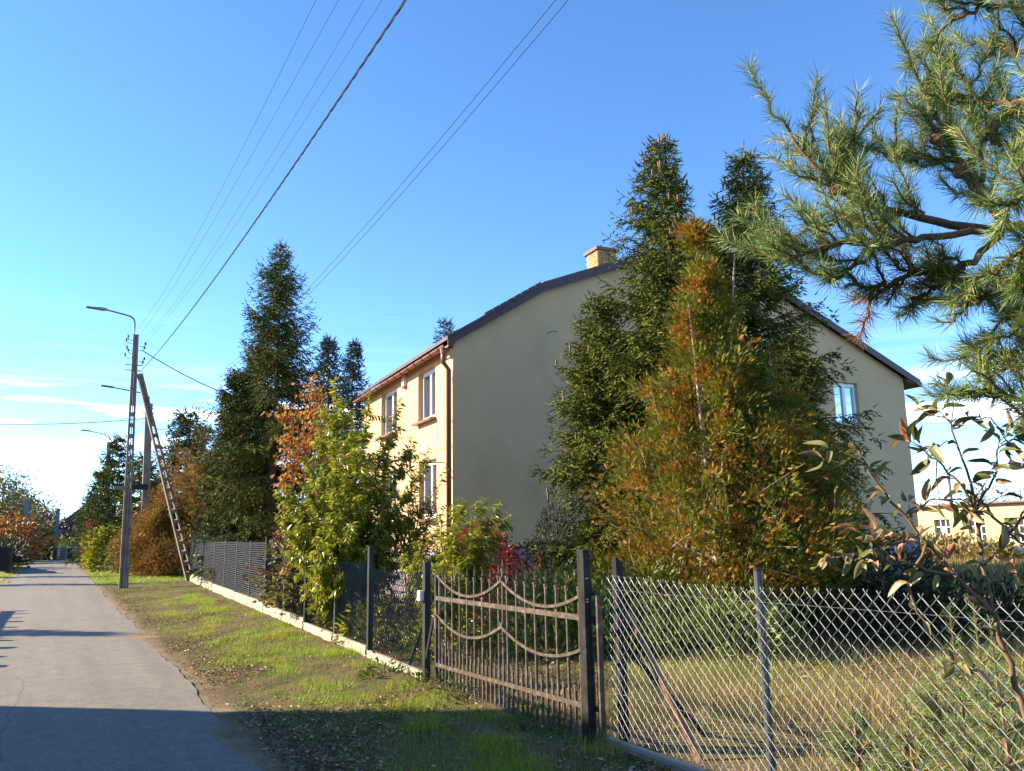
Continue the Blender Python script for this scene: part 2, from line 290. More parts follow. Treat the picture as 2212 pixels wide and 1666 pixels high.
M['brownthuja'] = leafmat('brown_hedge_sprays', [(0, (0.129, 0.079, 0.025)), (0.5, (0.245, 0.129, 0.038)), (1, (0.345, 0.179, 0.051))], [(0, (0.101, 0.101, 0.025)), (1, (0.201, 0.172, 0.043))], 1.1, 0.52, 0.62, trans=0.3, spec=0.15)
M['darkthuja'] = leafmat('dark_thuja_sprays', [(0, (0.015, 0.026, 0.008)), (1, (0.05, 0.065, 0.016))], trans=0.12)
M['juniper'] = leafmat('juniper_sprays', [(0, (0.078, 0.123, 0.021)), (1, (0.244, 0.296, 0.053))], trans=0.2)
M['brightgreen'] = leafmat('bright_green_sprays', [(0, (0.048, 0.080, 0.008)), (1, (0.120, 0.160, 0.016))], trans=0.3)
M['peach'] = leafmat('peach_leaves', [(0, (0.112, 0.159, 0.018)), (0.5, (0.233, 0.283, 0.025)), (0.93, (0.384, 0.394, 0.041)), (1, (0.562, 0.451, 0.043))], [(0, (0.224, 0.263, 0.025)), (0.6, (0.406, 0.320, 0.031)), (1, (0.562, 0.300, 0.043))], 0.9, 0.60, 0.72, trans=0.5, rough=0.32, spec=0.6)
M['peachbrown'] = leafmat('rusty_peach_leaves', [(0, (0.16, 0.06, 0.018)), (0.5, (0.33, 0.13, 0.03)), (0.8, (0.20, 0.16, 0.025)), (1, (0.45, 0.20, 0.04))], trans=0.4, rough=0.4)
M['orange'] = leafmat('orange_maple_leaves', [(0, (0.285, 0.115, 0.029)), (0.5, (0.427, 0.196, 0.052)), (1, (0.522, 0.287, 0.085))], trans=0.4)
M['red'] = leafmat('red_shrub_leaves', [(0, (0.16, 0.012, 0.012)), (0.6, (0.36, 0.03, 0.022)), (1, (0.45, 0.08, 0.02))], trans=0.4)
M['creeper'] = leafmat('red_creeper_leaves', [(0, (0.16, 0.025, 0.015)), (1, (0.36, 0.075, 0.03))], trans=0.3)
M['yellowgreen'] = leafmat('yellow_green_leaves', [(0, (0.14, 0.17, 0.015)), (1, (0.32, 0.34, 0.03))], trans=0.4)
M['birch'] = leafmat('thin_autumn_leaves', [(0, (0.07, 0.085, 0.022)), (0.7, (0.17, 0.165, 0.045)), (1, (0.28, 0.21, 0.06))], trans=0.35)
M['orangehedge'] = leafmat('orange_hedge_leaves', [(0, (0.15, 0.07, 0.02)), (1, (0.34, 0.15, 0.035))], trans=0.3)
M['purple'] = leafmat('purple_plum_leaves', [(0, (0.03, 0.012, 0.018)), (1, (0.08, 0.03, 0.035))], trans=0.25)
M['pine'] = leafmat('pine_needles', [(0, (0.071, 0.141, 0.055)), (0.5, (0.156, 0.255, 0.088)), (0.9, (0.315, 0.386, 0.119)), (1, (0.604, 0.411, 0.091))], [(0, (0.114, 0.194, 0.073)), (1, (0.302, 0.342, 0.073))], 3.0, trans=0.12, rough=0.5, spec=0.18)
M['pinebrown'] = leafmat('old_pine_needles', [(0, (0.26, 0.10, 0.022)), (0.6, (0.42, 0.19, 0.045)), (0.61, (0.09, 0.12, 0.04)), (1, (0.14, 0.16, 0.05))], trans=0.2, rough=0.4)
M['dogwood'] = leafmat('autumn_shrub_leaves', [(0, (0.082, 0.090, 0.027)), (0.35, (0.179, 0.185, 0.059)), (0.7, (0.329, 0.268, 0.126)), (0.9, (0.447, 0.254, 0.149)), (1, (0.491, 0.149, 0.104))], trans=0.25, rough=0.4)
M['grass'] = leafmat('short_grass', [(0, (0.101, 0.187, 0.010)), (0.55, (0.250, 0.386, 0.023)), (1, (0.444, 0.552, 0.043))], [(0, (0.157, 0.165, 0.022)), (0.6, (0.351, 0.331, 0.053)), (1, (0.481, 0.441, 0.085))], 0.9, 0.5, 0.66, trans=0.42)
M['drygrass'] = leafmat('dry_grass', [(0, (0.188, 0.134, 0.043)), (0.6, (0.353, 0.252, 0.095)), (1, (0.494, 0.370, 0.152))], [(0, (0.106, 0.112, 0.021)), (1, (0.235, 0.213, 0.048))], 0.8, 0.5, 0.64, trans=0.3)
M['litter'] = leafmat('leaf_litter', [(0, (0.084, 0.042, 0.021)), (0.6, (0.210, 0.105, 0.049)), (0.9, (0.364, 0.196, 0.098)), (1, (0.630, 0.504, 0.336))], trans=0.15)

# ================================================================== ground, road, verge, field
def fence_x(Y): return 3.72 + 0.039 * (Y - 8.8) if Y > 8.8 else 3.72 + 0.012 * (8.8 - Y)
struct(MB().quad((-900, -300, -0.06), (900, -300, -0.06), (900, 1500, -0.06), (-900, 1500, -0.06)).build('ground', M['ground']))
def sheet(name, mat, xs_fn, ys, nx, zfn, smooth=True):
    V = []; ys = np.asarray(ys, float)
    for yv in ys:
        x0, x1 = xs_fn(yv); xs = np.linspace(x0, x1, nx); V.append(np.stack([xs, np.full(nx, yv), zfn(xs, np.full(nx, yv))], 1))
    V = np.concatenate(V); i = np.arange(len(ys) - 1)[:, None] * nx + np.arange(nx - 1)[None]; i = i.ravel()
    return struct(npobj(name, V, np.stack([i, i + 1, i + nx + 1, i + nx], 1), mat, org=(0, 0, 0), smooth=smooth))
def bend(Y): return -0.012 * max(0.0, Y - 78) ** 2
def jit(Y, k): return 0.035 * math.sin(Y * 0.9 + k) + 0.015 * math.sin(Y * 3.7 + 2 * k) + 0.008 * math.sin(Y * 11.1 + k)
def rz(x, y): return 0.035 + 0.012 * np.sin(y * 0.7) - 0.02 * ((x + 0.2) / 1.6) ** 2 + 0.004 * np.sin(x * 5 + y * 3)
yr = np.concatenate([np.arange(-25, 45, 0.12), np.arange(45, 125, 1.0)])
sheet('road', M['asphalt'], lambda Y: (-1.88 + jit(Y, 1) + bend(Y), 1.45 + jit(Y, 4) + bend(Y)), yr, 14, rz)
def gz(x, y): return 0.012 + 0.030 * (pn(x, y, 1.1) - 0.5) + 0.02 * (pn(x, y, 4.3, 2) - 0.5) + 0.05 * np.clip((x - 1.9) / 1.6, 0, 1)
def vz(x, y): t_ = np.clip((x - 1.40) / 0.25, 0, 1); return gz(x, y) * t_ + (1 - t_) * 0.006
yv_ = np.concatenate([np.arange(-6, 40, 0.1), np.arange(40, 100, 0.6)])
sheet('verge', M['verge'], lambda Y: (1.2 + bend(Y), fence_x(Y) + 0.02), yv_, 34, vz)
def lz(x, y): return 0.0 + 0.05 * pn(x, y, 0.6, 5)
sheet('left_verge', M['verge'], lambda Y: (-9.0 + bend(Y), -1.7 + bend(Y)), np.arange(10, 100, 0.5), 20, lz)
def fz(x, y): return 0.02 + 0.08 * (pn(x, y, 0.5, 3) - 0.4) * np.clip((x - 3.9) / 1.5, 0, 1)
sheet('field', M['field'], lambda Y: (fence_x(Y) + 0.04, fence_x(Y) + 32), np.concatenate([np.arange(-8, 22, 0.25), np.arange(22, 42, 1.0)]), 90, fz)

# ================================================================== house
YW = math.radians(4.04); HA = np.array([8.13, 17.48, 0.0]); FD = np.array([math.sin(YW), math.cos(YW), 0]); GD = np.array([math.cos(YW), -math.sin(YW), 0]); ZZ = np.array([0, 0, 1.0])
def hp(u, v, z): return HA + GD * u + FD * v + ZZ * z
house = thing('house', HA, 'two-storey cream house with brown roof, its plain gable wall in shade', 'house')
HW, HD, PZ = 15.72, 8.3, 1.36
PROF = [(0, 6.36), (2.5, 7.93), (7.75, 9.98), (HW, 6.50)]
def roofz(u):
    for (a, za), (b, zb) in zip(PROF, PROF[1:]):
        if a <= u <= b: return za + (zb - za) * (u - a) / (b - a)
    return PROF[0][1] + u * 0.628 if u < 0 else PROF[-1][1] - (u - HW) * 0.437
def wall_face(mb, P, a0, a1, z0, ztop, ops, depth_vec):
    """front skin of a wall with openings; P(a, z) gives the point; reveals go back along depth_vec"""
    As = sorted({a0, a1, *[o[0] for o in ops], *[o[1] for o in ops], *[p[0] for p in PROF if a0 < p[0] < a1 and ztop is roofz]})
    for A0, A1 in zip(As, As[1:]):
        lim = (lambda q: ztop(q)) if callable(ztop) else (lambda q: ztop)
        cols = sorted([o for o in ops if o[0] <= A0 and o[1] >= A1], key=lambda o: o[2]); lo = (z0, z0)
        for o in cols: mb.quad(P(A0, lo[0]), P(A1, lo[1]), P(A1, o[2]), P(A0, o[2])); lo = (o[3], o[3])
        mb.quad(P(A0, lo[0]), P(A1, lo[1]), P(A1, lim(A1)), P(A0, lim(A0)))
    for (b0, b1, c0, c1) in ops:
        q = [P(b0, c0), P(b1, c0), P(b1, c1), P(b0, c1)]
        for k in range(4): a, b = np.array(q[k]), np.array(q[(k + 1) % 4]); mb.quad(a, b, b + depth_vec, a + depth_vec)
GW = [(12.6, 13.62, 4.82, 6.17), (2.75 + 2.35, 6.1, 4.82, 6.17)]
FW_ = [(1.27, 2.66, 4.66, 6.04), (4.62, 6.28, 4.70, 6.08), (1.18, 2.56, 2.10, 3.60), (4.6, 6.2, 2.1, 3.6)]
mb = MB(); wall_face(mb, lambda a, z: hp(a, 0, z), 0, HW, PZ, roofz, GW, FD * 0.17); mb.build('gable_wall', M['stucco'], house)
mb = MB(); wall_face(mb, lambda a, z: hp(0, a, z), 0, HD, PZ, 6.36, FW_, GD * 0.2); mb.build('street_wall', M['stucco'], house)
mb = MB(); mb.quad(hp(HW, 0, 0), hp(HW, HD, 0), hp(HW, HD, 6.5), hp(HW, 0, 6.5)); mb.quad(*[hp(u, HD, 0 if k < 1 else 0) for k, u in enumerate((0, HW))], *[hp(u, HD, z) for u, z in PROF[::-1]])
mb.build('back_wall', M['stucco'], house)
mb = MB(); mb.prism([hp(0, 0.02, 6.2), hp(0, 0.02, 6.5), hp(HW, 0.02, 6.5), hp(HW, 0.02, 6.2)], FD * 0.1)
# plinth core and stones
mb = MB(); mb.prism([hp(0.045, 0.045, 0), hp(HW - 0.045, 0.045, 0), hp(HW - 0.045, HD - 0.05, 0), hp(0.045, HD - 0.05, 0)], (0, 0, PZ - 0.002)); plinth = mb.build('plinth', M['mortar'], house)
MB().box(hp(HW / 2, 0.03, PZ + 0.012), (HW / 2 + 0.0, 0.05, 0.012), GD, FD).build('ledge', M['mortar'], plinth)
def stone_mesh(w_, h_, d_=0.055):
    b = MB(); r = lambda: random.uniform(-0.02, 0.02)
    base = [(-w_, 0, -h_), (w_, 0, -h_), (w_, 0, h_), (-w_, 0, h_)]; mid = [(x * 0.97, -d_ * 0.55, z * 0.97) for x, _, z in base]
    top = [(x * 0.62 + r(), -d_ * random.uniform(0.8, 1.25), z * 0.6 + r()) for x, _, z in base]
    rows = [base, mid, top]; b.v = [tuple(GD * p[0] + FD * p[1] + ZZ * p[2]) for rr in rows for p in rr]
    for i in range(2):
        for k in range(4): j = (k + 1) % 4; b.f.append((i * 4 + k, i * 4 + j, i * 4 + 4 + j, i * 4 + 4 + k))
    b.f.append((8, 9, 10, 11)); return b
# interlocking rubble pattern built on a 0.17 m grid: 2x1, 1x2, 2x2 and 1x1 stones
CELL = 0.17; NU, NZ = int(HW / CELL), 8; occ = np.zeros((NU, NZ), bool); kinds = {}
stones_rest = MB()
for iz in range(NZ - 1, -1, -1):
    for iu in range(NU):
        if occ[iu, iz]: continue
        opts = [(2, 1), (2, 1), (1, 2), (2, 2), (1, 1)]; random.shuffle(opts)
        for a, b in opts + [(1, 1)]:
            if iu + a <= NU and iz - b + 1 >= 0 and not occ[iu:iu + a, iz - b + 1:iz + 1].any(): break
        occ[iu:iu + a, iz - b + 1:iz + 1] = True
        uc, zc = (iu + a / 2) * CELL + 0.02, (iz + 1 - b / 2) * CELL - 0.01
        if uc < 3.6 and zc > 0.3:
            key = (a, b, random.randint(0, 2))
            if key not in kinds: kinds[key] = stone_mesh(a * CELL / 2 - 0.012, b * CELL / 2 - 0.012)
            if isinstance(kinds[key], MB):
                o = kinds[key].build('stone', M['stone'], plinth, None); o.data.transform(Matrix.Translation(Vector(OFF[plinth.name].tolist()))); kinds[key] = o
                o.location = Vector((hp(uc, 0.045, zc) - HA).tolist())
            else:
                c = kinds[key].copy(); C.objects.link(c); c.parent = plinth; c.location = Vector((hp(uc, 0.045, zc) - HA).tolist())
        else:
            s_ = stone_mesh(a * CELL / 2 - 0.012, b * CELL / 2 - 0.012); n = len(stones_rest.v); o_ = hp(uc, 0.045, zc)
            stones_rest.v += [tuple(np.array(q) + o_) for q in s_.v]; stones_rest.f += [tuple(i + n for i in f_) for f_ in s_.f]
for iz in range(8):                             # street side facing
    x = 0.0
    while x < HD - 0.3:
        L_s = random.choice((0.17, 0.34, 0.34, 0.25)); o_ = hp(0.045 - 0.02, x + L_s / 2, (iz + 0.5) * 0.17 - 0.01); stones_rest.box(o_, (0.02 + random.uniform(0, 0.012), L_s / 2 - 0.012, 0.073), GD, FD); x += L_s
sr = stones_rest.build('stone_facing', M['stone'], plinth); sr['kind'] = 'stuff'
# roof slabs, barge boards
def roof_part(name, u0, z0, u1, z1, mat, th, v0, v1):
    return MB().prism([hp(u0, v0, z0), hp(u1, v0, z1), hp(u1, v0, z1 + th), hp(u0, v0, z0 + th)], FD * (v1 - v0)).build(name, mat, house)
RP = [(-0.20, roofz(-0.20)), *PROF[1:3], (HW + 0.62, roofz(HW + 0.62))]
for k, ((a, za), (b, zb)) in enumerate(zip(RP, RP[1:])):
    roof_part('roof_slope', a, za + 0.12, b, zb + 0.12, M['roof'], 0.09, -0.16, HD + 0.3)
    o = roof_part('barge_board', a, za - 0.05, b, zb - 0.05, M['barge'], 0.165, -0.20, -0.165)
# tile edge lumps along the lower left verge
mb = MB()
for k in range(8):
    u = 0.9 + 0.2 * k; mb.box(hp(u, -0.12, roofz(u) + 0.235), (0.10, 0.06, 0.022), unit(GD + ZZ * 0.62), FD, unit(ZZ - GD * 0.62))
mb.build('verge_tiles', M['roof'], house)
mb = MB(); mb.prism([hp(-0.19, -0.16, 6.16), hp(0, -0.16, 6.24), hp(0, -0.16, 6.36), hp(-0.19, -0.16, 6.20)], FD * (HD + 0.4)); mb.build('soffit', M['gutter_in'], house)
mb = MB(); mb.prism([hp(HW + 0.6, -0.16, 6.20), hp(HW, -0.16, 6.36), hp(HW, -0.16, 6.48), hp(HW + 0.6, -0.16, 6.26)], FD * (HD + 0.4)); mb.build('soffit', M['barge'], house)
# gutter: half pipe with brackets
mb = MB(); N = 8
for i in range(N):
    a0, a1 = math.pi + math.pi * i / N, math.pi + math.pi * (i + 1) / N
    for r0, sg in ((0.075, 1), (0.069, -1)):
        q = [hp(-0.27 + r0 * math.cos(a), v, 6.19 + r0 * math.sin(a)) for a, v in ((a0, -0.22), (a1, -0.22), (a1, HD + 0.3), (a0, HD + 0.3))]; mb.quad(*(q if sg > 0 else q[::-1]))
gut = mb.build('gutter', M['gutter'], house)
br = None
for k in range(13):
    v = 0.15 + 0.62 * k
    if br is None:
        b = MB(); pts = [hp(-0.27 + 0.085 * math.cos(a), v, 6.19 + 0.085 * math.sin(a)) for a in np.linspace(math.pi, 2 * math.pi, 7)]; b.tube(pts, 0.016, 4); br = b.build('bracket', M['gutter_in'], gut); v0 = v
    else: copy_part(br, gut, FD * (v - v0))
dp = MB(); dp.tube([hp(-0.26, -0.02, 6.12), hp(-0.26, -0.02, 5.80), hp(-0.10, 0.03, 5.64), hp(-0.10, 0.05, 0.3)], 0.062, 10); dpo = dp.build('downpipe', M['gutter'], house, smooth=True)
MB().tube([hp(-0.26, -0.02, 6.14), hp(-0.26, -0.02, 6.02)], 0.075, 10).build('outlet', M['gutter'], dpo)
for z in (5.45, 4.4, 3.2, 2.0): MB().tube([hp(-0.09, 0.05, z - 0.02), hp(-0.09, 0.05, z + 0.02)], 0.064, 10).build('clamp', M['gutter_in'], dpo)
MB().box(hp(-0.03, 0.09, 6.06), (0.05, 0.10, 0.10), GD, FD).build('corner_block', M['stucco'], house)
# windows
def window(P, out, a0, a1, z0, z1, back, sash, glassm, curtain=True):
    """P(a, z): point on the wall face; out: outward normal; frame sits `back` behind the face"""
    n = np.array(out, float); along = unit(np.array(P(a1, z0)) - np.array(P(a0, z0))); f = 0.045
    fr = MB()
    def bx(x0, x1, y0, y1, d, t): c = (np.array(P((x0 + x1) / 2, (y0 + y1) / 2)) - n * d); fr.box(c, (abs(x1 - x0) / 2, t, abs(y1 - y0) / 2), along, n)
    bx(a0, a1, z0, z0 + f * 1.5, back, 0.03); bx(a0, a1, z1 - f * 1.5, z1, back, 0.03); bx(a0, a0 + f, z0 + f * 1.5, z1 - f * 1.5, back, 0.03); bx(a1 - f, a1, z0 + f * 1.5, z1 - f * 1.5, back, 0.03)
    wn = fr.build('window', M['pvc'], house); m = (a0 + a1) / 2
    for s0, s1 in (((a0 + f, m), (m, a1 - f)) if sash == 2 else ((a0 + f, a1 - f),)):
        fr = MB(); y0, y1, q = z0 + f * 1.5, z1 - f * 1.5, 0.055
        bx(s0, s1, y0, y0 + q, back - 0.02, 0.03); bx(s0, s1, y1 - q, y1, back - 0.02, 0.03); bx(s0, s0 + q, y0 + q, y1 - q, back - 0.02, 0.03); bx(s1 - q, s1, y0 + q, y1 - q, back - 0.02, 0.03); fr.build('sash', M['pvc'], wn)
        c = [np.array(P(x, y)) - n * (back + 0.012) for x, y in ((s0 + q, y0 + q), (s1 - q, y0 + q), (s1 - q, y1 - q), (s0 + q, y1 - q))]; MB().prism(c, n * 0.01).build('pane', glassm, wn)
    sl = MB(); c = np.array(P(m, z0 - 0.03)) + n * 0.03; sl.box(c, ((a1 - a0) / 2 + 0.05, back / 2 + 0.06, 0.028), along, unit(n - ZZ * 0.12), unit(ZZ + n * 0.12)); sl.build('sill', M['sill'], wn)
    bk = MB(); c = np.array(P(m, (z0 + z1) / 2)) - n * (back + 0.16); bk.box(c, ((a1 - a0) / 2 + 0.1, 0.02, (z1 - z0) / 2 + 0.1), along, n); bk.build('curtain', M['curtain'], wn)
for (a0, a1, z0, z1) in GW: window(lambda a, z: hp(a, 0, z), -FD, a0, a1, z0, z1, 0.15, 2, M['skyglass'])
for (a0, a1, z0, z1) in FW_: window(lambda a, z: hp(0, a, z), -GD, a0, a1, z0, z1, 0.17, 2, M['glass'])
# siren box, wall bracket, lantern arm beside the lower window
b = MB().box(hp(-0.05, 3.77, 6.03), (0.05, 0.10, 0.15), GD, FD).build('siren_box', M['whitebox'], house); MB().box(hp(-0.05, 3.77, 5.855), (0.05, 0.09, 0.03), GD, FD).build('siren_lens', M['redplastic'], b)
MB().tube([hp(2.62, -0.02, 6.80), hp(2.72, -0.12, 6.84), hp(2.85, -0.14, 6.82)], 0.012, 5).build('hook', M['steel'], house)
mb = MB(); mb.bar(hp(-0.02, 0.55, 3.42), hp(-0.9, 0.55, 3.42), 0.012); mb.bar(hp(-0.9, 0.55, 3.25), hp(-0.9, 0.55, 3.7), 0.02); mb.build('wall_arm', M['black'], house)
# chimney of separate bricks
CU0, CU1, CV0, CV1, CZ0, CZ1 = 5.02, 5.66, 1.25, 1.89, 8.7, 9.84
chim = MB().prism([hp(CU0 + 0.012, CV0 + 0.012, CZ0), hp(CU1 - 0.012, CV0 + 0.012, CZ0), hp(CU1 - 0.012, CV1 - 0.012, CZ0), hp(CU0 + 0.012, CV1 - 0.012, CZ0)], (0, 0, CZ1 - CZ0)).build('chimney', M['bmortar'], house)
bo = {}
nb = 0
for r in range(15):
    z = CZ1 - 0.04 - r * 0.077
    for side in ('g', 'f'):
        L = 0.64; x = -0.11 if (r + (side == 'f')) % 2 else 0.01
        while x < L - 0.02:
            x0, x1 = max(x, 0.004), min(x + 0.225, L - 0.004); x += 0.237
            if x1 - x0 < 0.05: continue
            c = hp(CU0 + (x0 + x1) / 2, CV0 + 0.022, z) if side == 'g' else hp(CU0 + 0.022, CV0 + (x0 + x1) / 2, z); c = c + (-FD if side == 'g' else -GD) * random.uniform(0.0, 0.006)
            key = (side, round(x1 - x0, 2))
            if key not in bo:
                b = MB().box(c, ((x1 - x0) / 2 - 0.003, 0.03, 0.032), GD if side == 'g' else FD, FD if side == 'g' else GD); o = b.build('brick', M['brick'], chim); bo[key] = (o, c)
            else: copy_part(bo[key][0], chim, c - bo[key][1])
MB().prism([hp(CU0 - 0.07, CV0 - 0.07, CZ1 + 0.002), hp(CU1 + 0.07, CV0 - 0.07, CZ1 + 0.002), hp(CU1 + 0.07, CV1 + 0.07, CZ1 + 0.002), hp(CU0 - 0.07, CV1 + 0.07, CZ1 + 0.002)], (0, 0, 0.09)).build('chimney_cap', M['cap'], chim)
# sweep's rail beside the chimney and an aerial rod
mb = MB()
for u in (5.55, 6.0): mb.tube([hp(u, 0.5, 9.1), hp(u, 0.5, 10.05)], 0.013, 5)
mb.tube([hp(5.55, 0.5, 10.05), hp(6.0, 0.5, 10.05)], 0.013, 5); mb.tube([hp(5.55, 0.5, 9.75), hp(6.0, 0.5, 9.75)], 0.011, 5); mb.tube([hp(6.1, 0.4, 9.2), hp(6.1, 0.4, 10.3)], 0.008, 5)
mb.build('roof_rail', M['steel'], house)

# ================================================================== street fence with concrete boards
fence = thing('mesh_fence', (fence_x(18), 18, 0), 'long dark wire mesh fence with pale concrete base boards along the verge', 'fence')
FY = [8.78, 10.94, 12.75, 14.78, 16.7, 18.75, 20.9, 23.1, 25.4, 27.8, 30.3, 32.9, 35.3]
PH = [1.37, 1.53, 1.30, 1.62, 1.50, 1.71, 1.63, 1.64, 1.65, 1.66, 1.68, 1.78, 1.76]     # post tops
MT = [1.27, 1.30, 1.30, 1.47, 1.47, 1.60, 1.60, 1.61, 1.62, 1.63, 1.72, 1.72]            # top of the mesh per bay
BT = [0.15, 0.19, 0.19, 0.25, 0.25, 0.28, 0.28, 0.29, 0.29, 0.30, 0.36, 0.36]            # top of the base board per bay
for k, (yy, h) in enumerate(zip(FY, PH)):
    big = k in (0, 1, 3, 5, 11, 12); hw = 0.036 if big else 0.024; x = fence_x(yy) + 0.02
    MB().box((x, yy, h / 2 - 0.1), (hw, hw, h / 2 + 0.1)).build('post', M['black'] if big else M['greypost'], fence)
def chainlink(p0, p1, z0, z1, p, r, spikes=True):
    """interlocking zigzag wires; returns verts, faces (three-sided wires)"""
    p0, p1 = np.array(p0, float), np.array(p1, float); Lh = np.linalg.norm(p1 - p0); d = (p1 - p0) / Lh; nrm = np.array([-d[1], d[0], 0]); n = int(Lh / p)
    zs = np.arange(z0, z1 + 1e-6, p); m = len(zs); Vs, Fs = [], []; base = 0
    for i in range(n):
        ph = (np.arange(m) + i) % 2; xs = (i + np.where(ph == 0, 0.0, 1.0)) * p; wob = rng.normal(0, 0.0012, m)
        P = p0[None] + d[None] * (xs + wob)[:, None] + np.array([0, 0, 1.0])[None] * (zs - p0[2] + rng.normal(0, 0.0008, m))[:, None] + nrm[None] * (np.where(ph == 0, 1, -1) * r * 0.9 + 0.014 * np.sin(i * p * 2.3 + zs * 1.7) + 0.006 * np.sin(i * p * 9 + zs * 6))[:, None]; P[:, 2] += 0.012 * math.sin(i * p * 3.1 + 0.7) * (zs - z0) / (z1 - z0) + 0.004 * math.sin(i * p * 17)
        if spikes:
            P = np.concatenate([P, [P[-1] + d * (0.012 if ph[-1] == 0 else -0.012) + np.array([0, 0, 0.022])]])
        mm = len(P); T = np.gradient(P, axis=0); T = unit(T); X = unit(np.cross(np.broadcast_to(nrm, T.shape), T))
        ring = np.stack([P + r * (math.cos(a) * X + math.sin(a) * nrm[None]) for a in _a], 1).reshape(-1, 3); Vs.append(ring)
        k = np.arange(mm - 1)[:, None] * 3 + np.arange(3)[None]; k2 = np.arange(mm - 1)[:, None] * 3 + (np.arange(3)[None] + 1) % 3
        Fs.append(np.stack([k, k2, k2 + 3, k + 3], -1).reshape(-1, 4) + base); base += mm * 3
    return np.concatenate(Vs), np.concatenate(Fs)
for k in range(12):
    y0, y1 = FY[k], FY[k + 1]; x0, x1 = fence_x(y0) + 0.01, fence_x(y1) + 0.01
    if k < 5:
        V, Fa = chainlink((x0, y0 + 0.03, 0), (x1, y1 - 0.03, 0), BT[k] + 0.03, MT[k], 0.042 if k < 1 else 0.036, 0.0042, False)
        npobj('wire_mesh', V, Fa, M['greenwire'] if k < 3 else M['greywire'], fence)
    else:
        mb = MB(); zz = BT[k] + 0.04
        while zz < MT[k]: mb.bar((x0, y0 + 0.03, zz), (x1, y1 - 0.03, zz), 0.004, 0.0048); zz += 0.05
        nn = int((y1 - y0) / 0.09)
        for i in range(nn + 1):
            yy = y0 + 0.03 + (y1 - y0 - 0.06) * i / nn; mb.bar((fence_x(yy) + 0.02, yy, BT[k] + 0.03), (fence_x(yy) + 0.02, yy, MT[k]), 0.0028)
        mb.build('wire_panel', M['greywire'], fence)
    # base board: cast slab with relief blocks
    mb = MB(); xm, ym = (x0 + x1) / 2 - 0.005, (y0 + y1) / 2; dv = unit(np.array([x1 - x0, y1 - y0, 0])); nv = np.array([dv[1], -dv[0], 0]); L = y1 - y0 - 0.07
    zt = BT[k]; zb = zt - (0.30 if k > 0 else 0.22); mb.box((xm, ym, (zt + zb) / 2), (0.022, L / 2, (zt - zb) / 2), nv, dv)
    mb.box(np.array((xm, ym, zt - 0.012)) - nv * 0.008, (0.026, L / 2, 0.014), nv, dv)
    nbk = max(6, int(L / 0.21)); zrow = [(zt - 0.035, zt - 0.105), (zt - 0.115, zt - 0.185), (zt - 0.195, zt - 0.265)]
    for ri, (za, zc) in enumerate(zrow):
        if zc < zb: break
        sft = 0.5 * (ri % 2)
        for i in range(nbk + 1):
            c0, c1 = max(0, (i - sft) / nbk), min(1, (i + 1 - sft) / nbk)
            if c1 - c0 < 0.02: continue
            c = np.array((xm, ym, (za + zc) / 2)) + dv * L * ((c0 + c1) / 2 - 0.5) - nv * 0.022; mb.box(c, (0.011 + random.uniform(0, 0.007), L * (c1 - c0) / 2 - 0.006, (za - zc) / 2 - 0.003), nv, dv)
    mb.build('base_board', M['concrete'], fence)
# brace behind the first bay, tension block and grey latch box on the end post
MB().tube([(fence_x(9) + 0.16, 8.9, 1.0), (fence_x(9.6) + 0.16, 9.75, 0.05)], 0.018, 6).build('brace', M['black'], fence)
MB().box((fence_x(8.8) - 0.045, 8.80, 0.99), (0.026, 0.04, 0.055)).build('latch_box', M['whitebox'], fence)

# ================================================================== sliding gate
GX = 3.75; G0, G1, GC = 5.42, 8.52, 6.96
gate = thing('sliding_gate', (GX, GC, 0), 'brown wrought iron gate with spear tips and curved bands', 'gate')
mb = MB(); mb.bar((GX, G0, 0.985), (GX, G1, 0.975), 0.012, 0.022); mb.build('upper_rail', M['rust'], gate)
mb = MB(); mb.bar((GX, G0, 0.315), (GX, G1, 0.265), 0.012, 0.019); mb.build('lower_rail', M['rust'], gate)
mb = MB(); mb.box((GX, GC, 0.02), (0.045, 1.6, 0.055)); mb.build('bottom_beam', M['rust'], gate)
def picket(ztop, zbot, big):
    b = MB(); s = 1.0 if big else 0.85; w_ = 0.0095
    b.box((0, 0, (ztop - 0.11 + zbot) / 2), (w_, w_, (ztop - 0.11 - zbot) / 2)); z = ztop - 0.115
    b.box((0, 0, z), (0.015 * s, 0.015 * s, 0.008))
    # spear head: waist, belly, point
    prof = [(z + 0.008, 0.006), (z + 0.03, 0.015 * s), (z + 0.055, 0.010), (ztop, 0.001)]
    n = len(b.v)
    for (zz, rr) in prof:
        for a in range(4): b.v.append((rr * math.cos(a * math.pi / 2), rr * 1.15 * math.sin(a * math.pi / 2), zz))
    for i in range(3):
        for k in range(4): j = (k + 1) % 4; b.f.append((n + i * 4 + k, n + i * 4 + j, n + i * 4 + 4 + j, n + i * 4 + 4 + k))
    for sg in (1, -1): b.bar((0, sg * 0.008, z + 0.012), (0, sg * 0.028 * s, z - 0.012), 0.005, 0.005); b.bar((0, sg * 0.024 * s, z - 0.01), (0, sg * 0.02 * s, z - 0.03), 0.004, 0.004)
    return b
def place(src, y, first=[{}]):
    d = first[0]
    if src not in d:
        o = SRC[src].build('picket', M['rust'], gate); o.data.transform(Matrix.Translation(Vector(OFF[gate.name].tolist()))); o.location = (0, y - GC, 0); d[src] = o
    else:
        c = d[src].copy(); C.objects.link(c); c.parent = gate; c.location = (random.uniform(-0.002, 0.002), y - GC, random.uniform(-0.006, 0.006))
        c.rotation_euler = (random.uniform(-0.006, 0.006), 0, 0)
SRC = {'tall': picket(1.335, 0.07, True), 'mid': picket(1.44, 0.07, True), 'near': picket(1.375, 0.07, True), 'short': picket(0.56, 0.07, False)}
place('mid', GC)
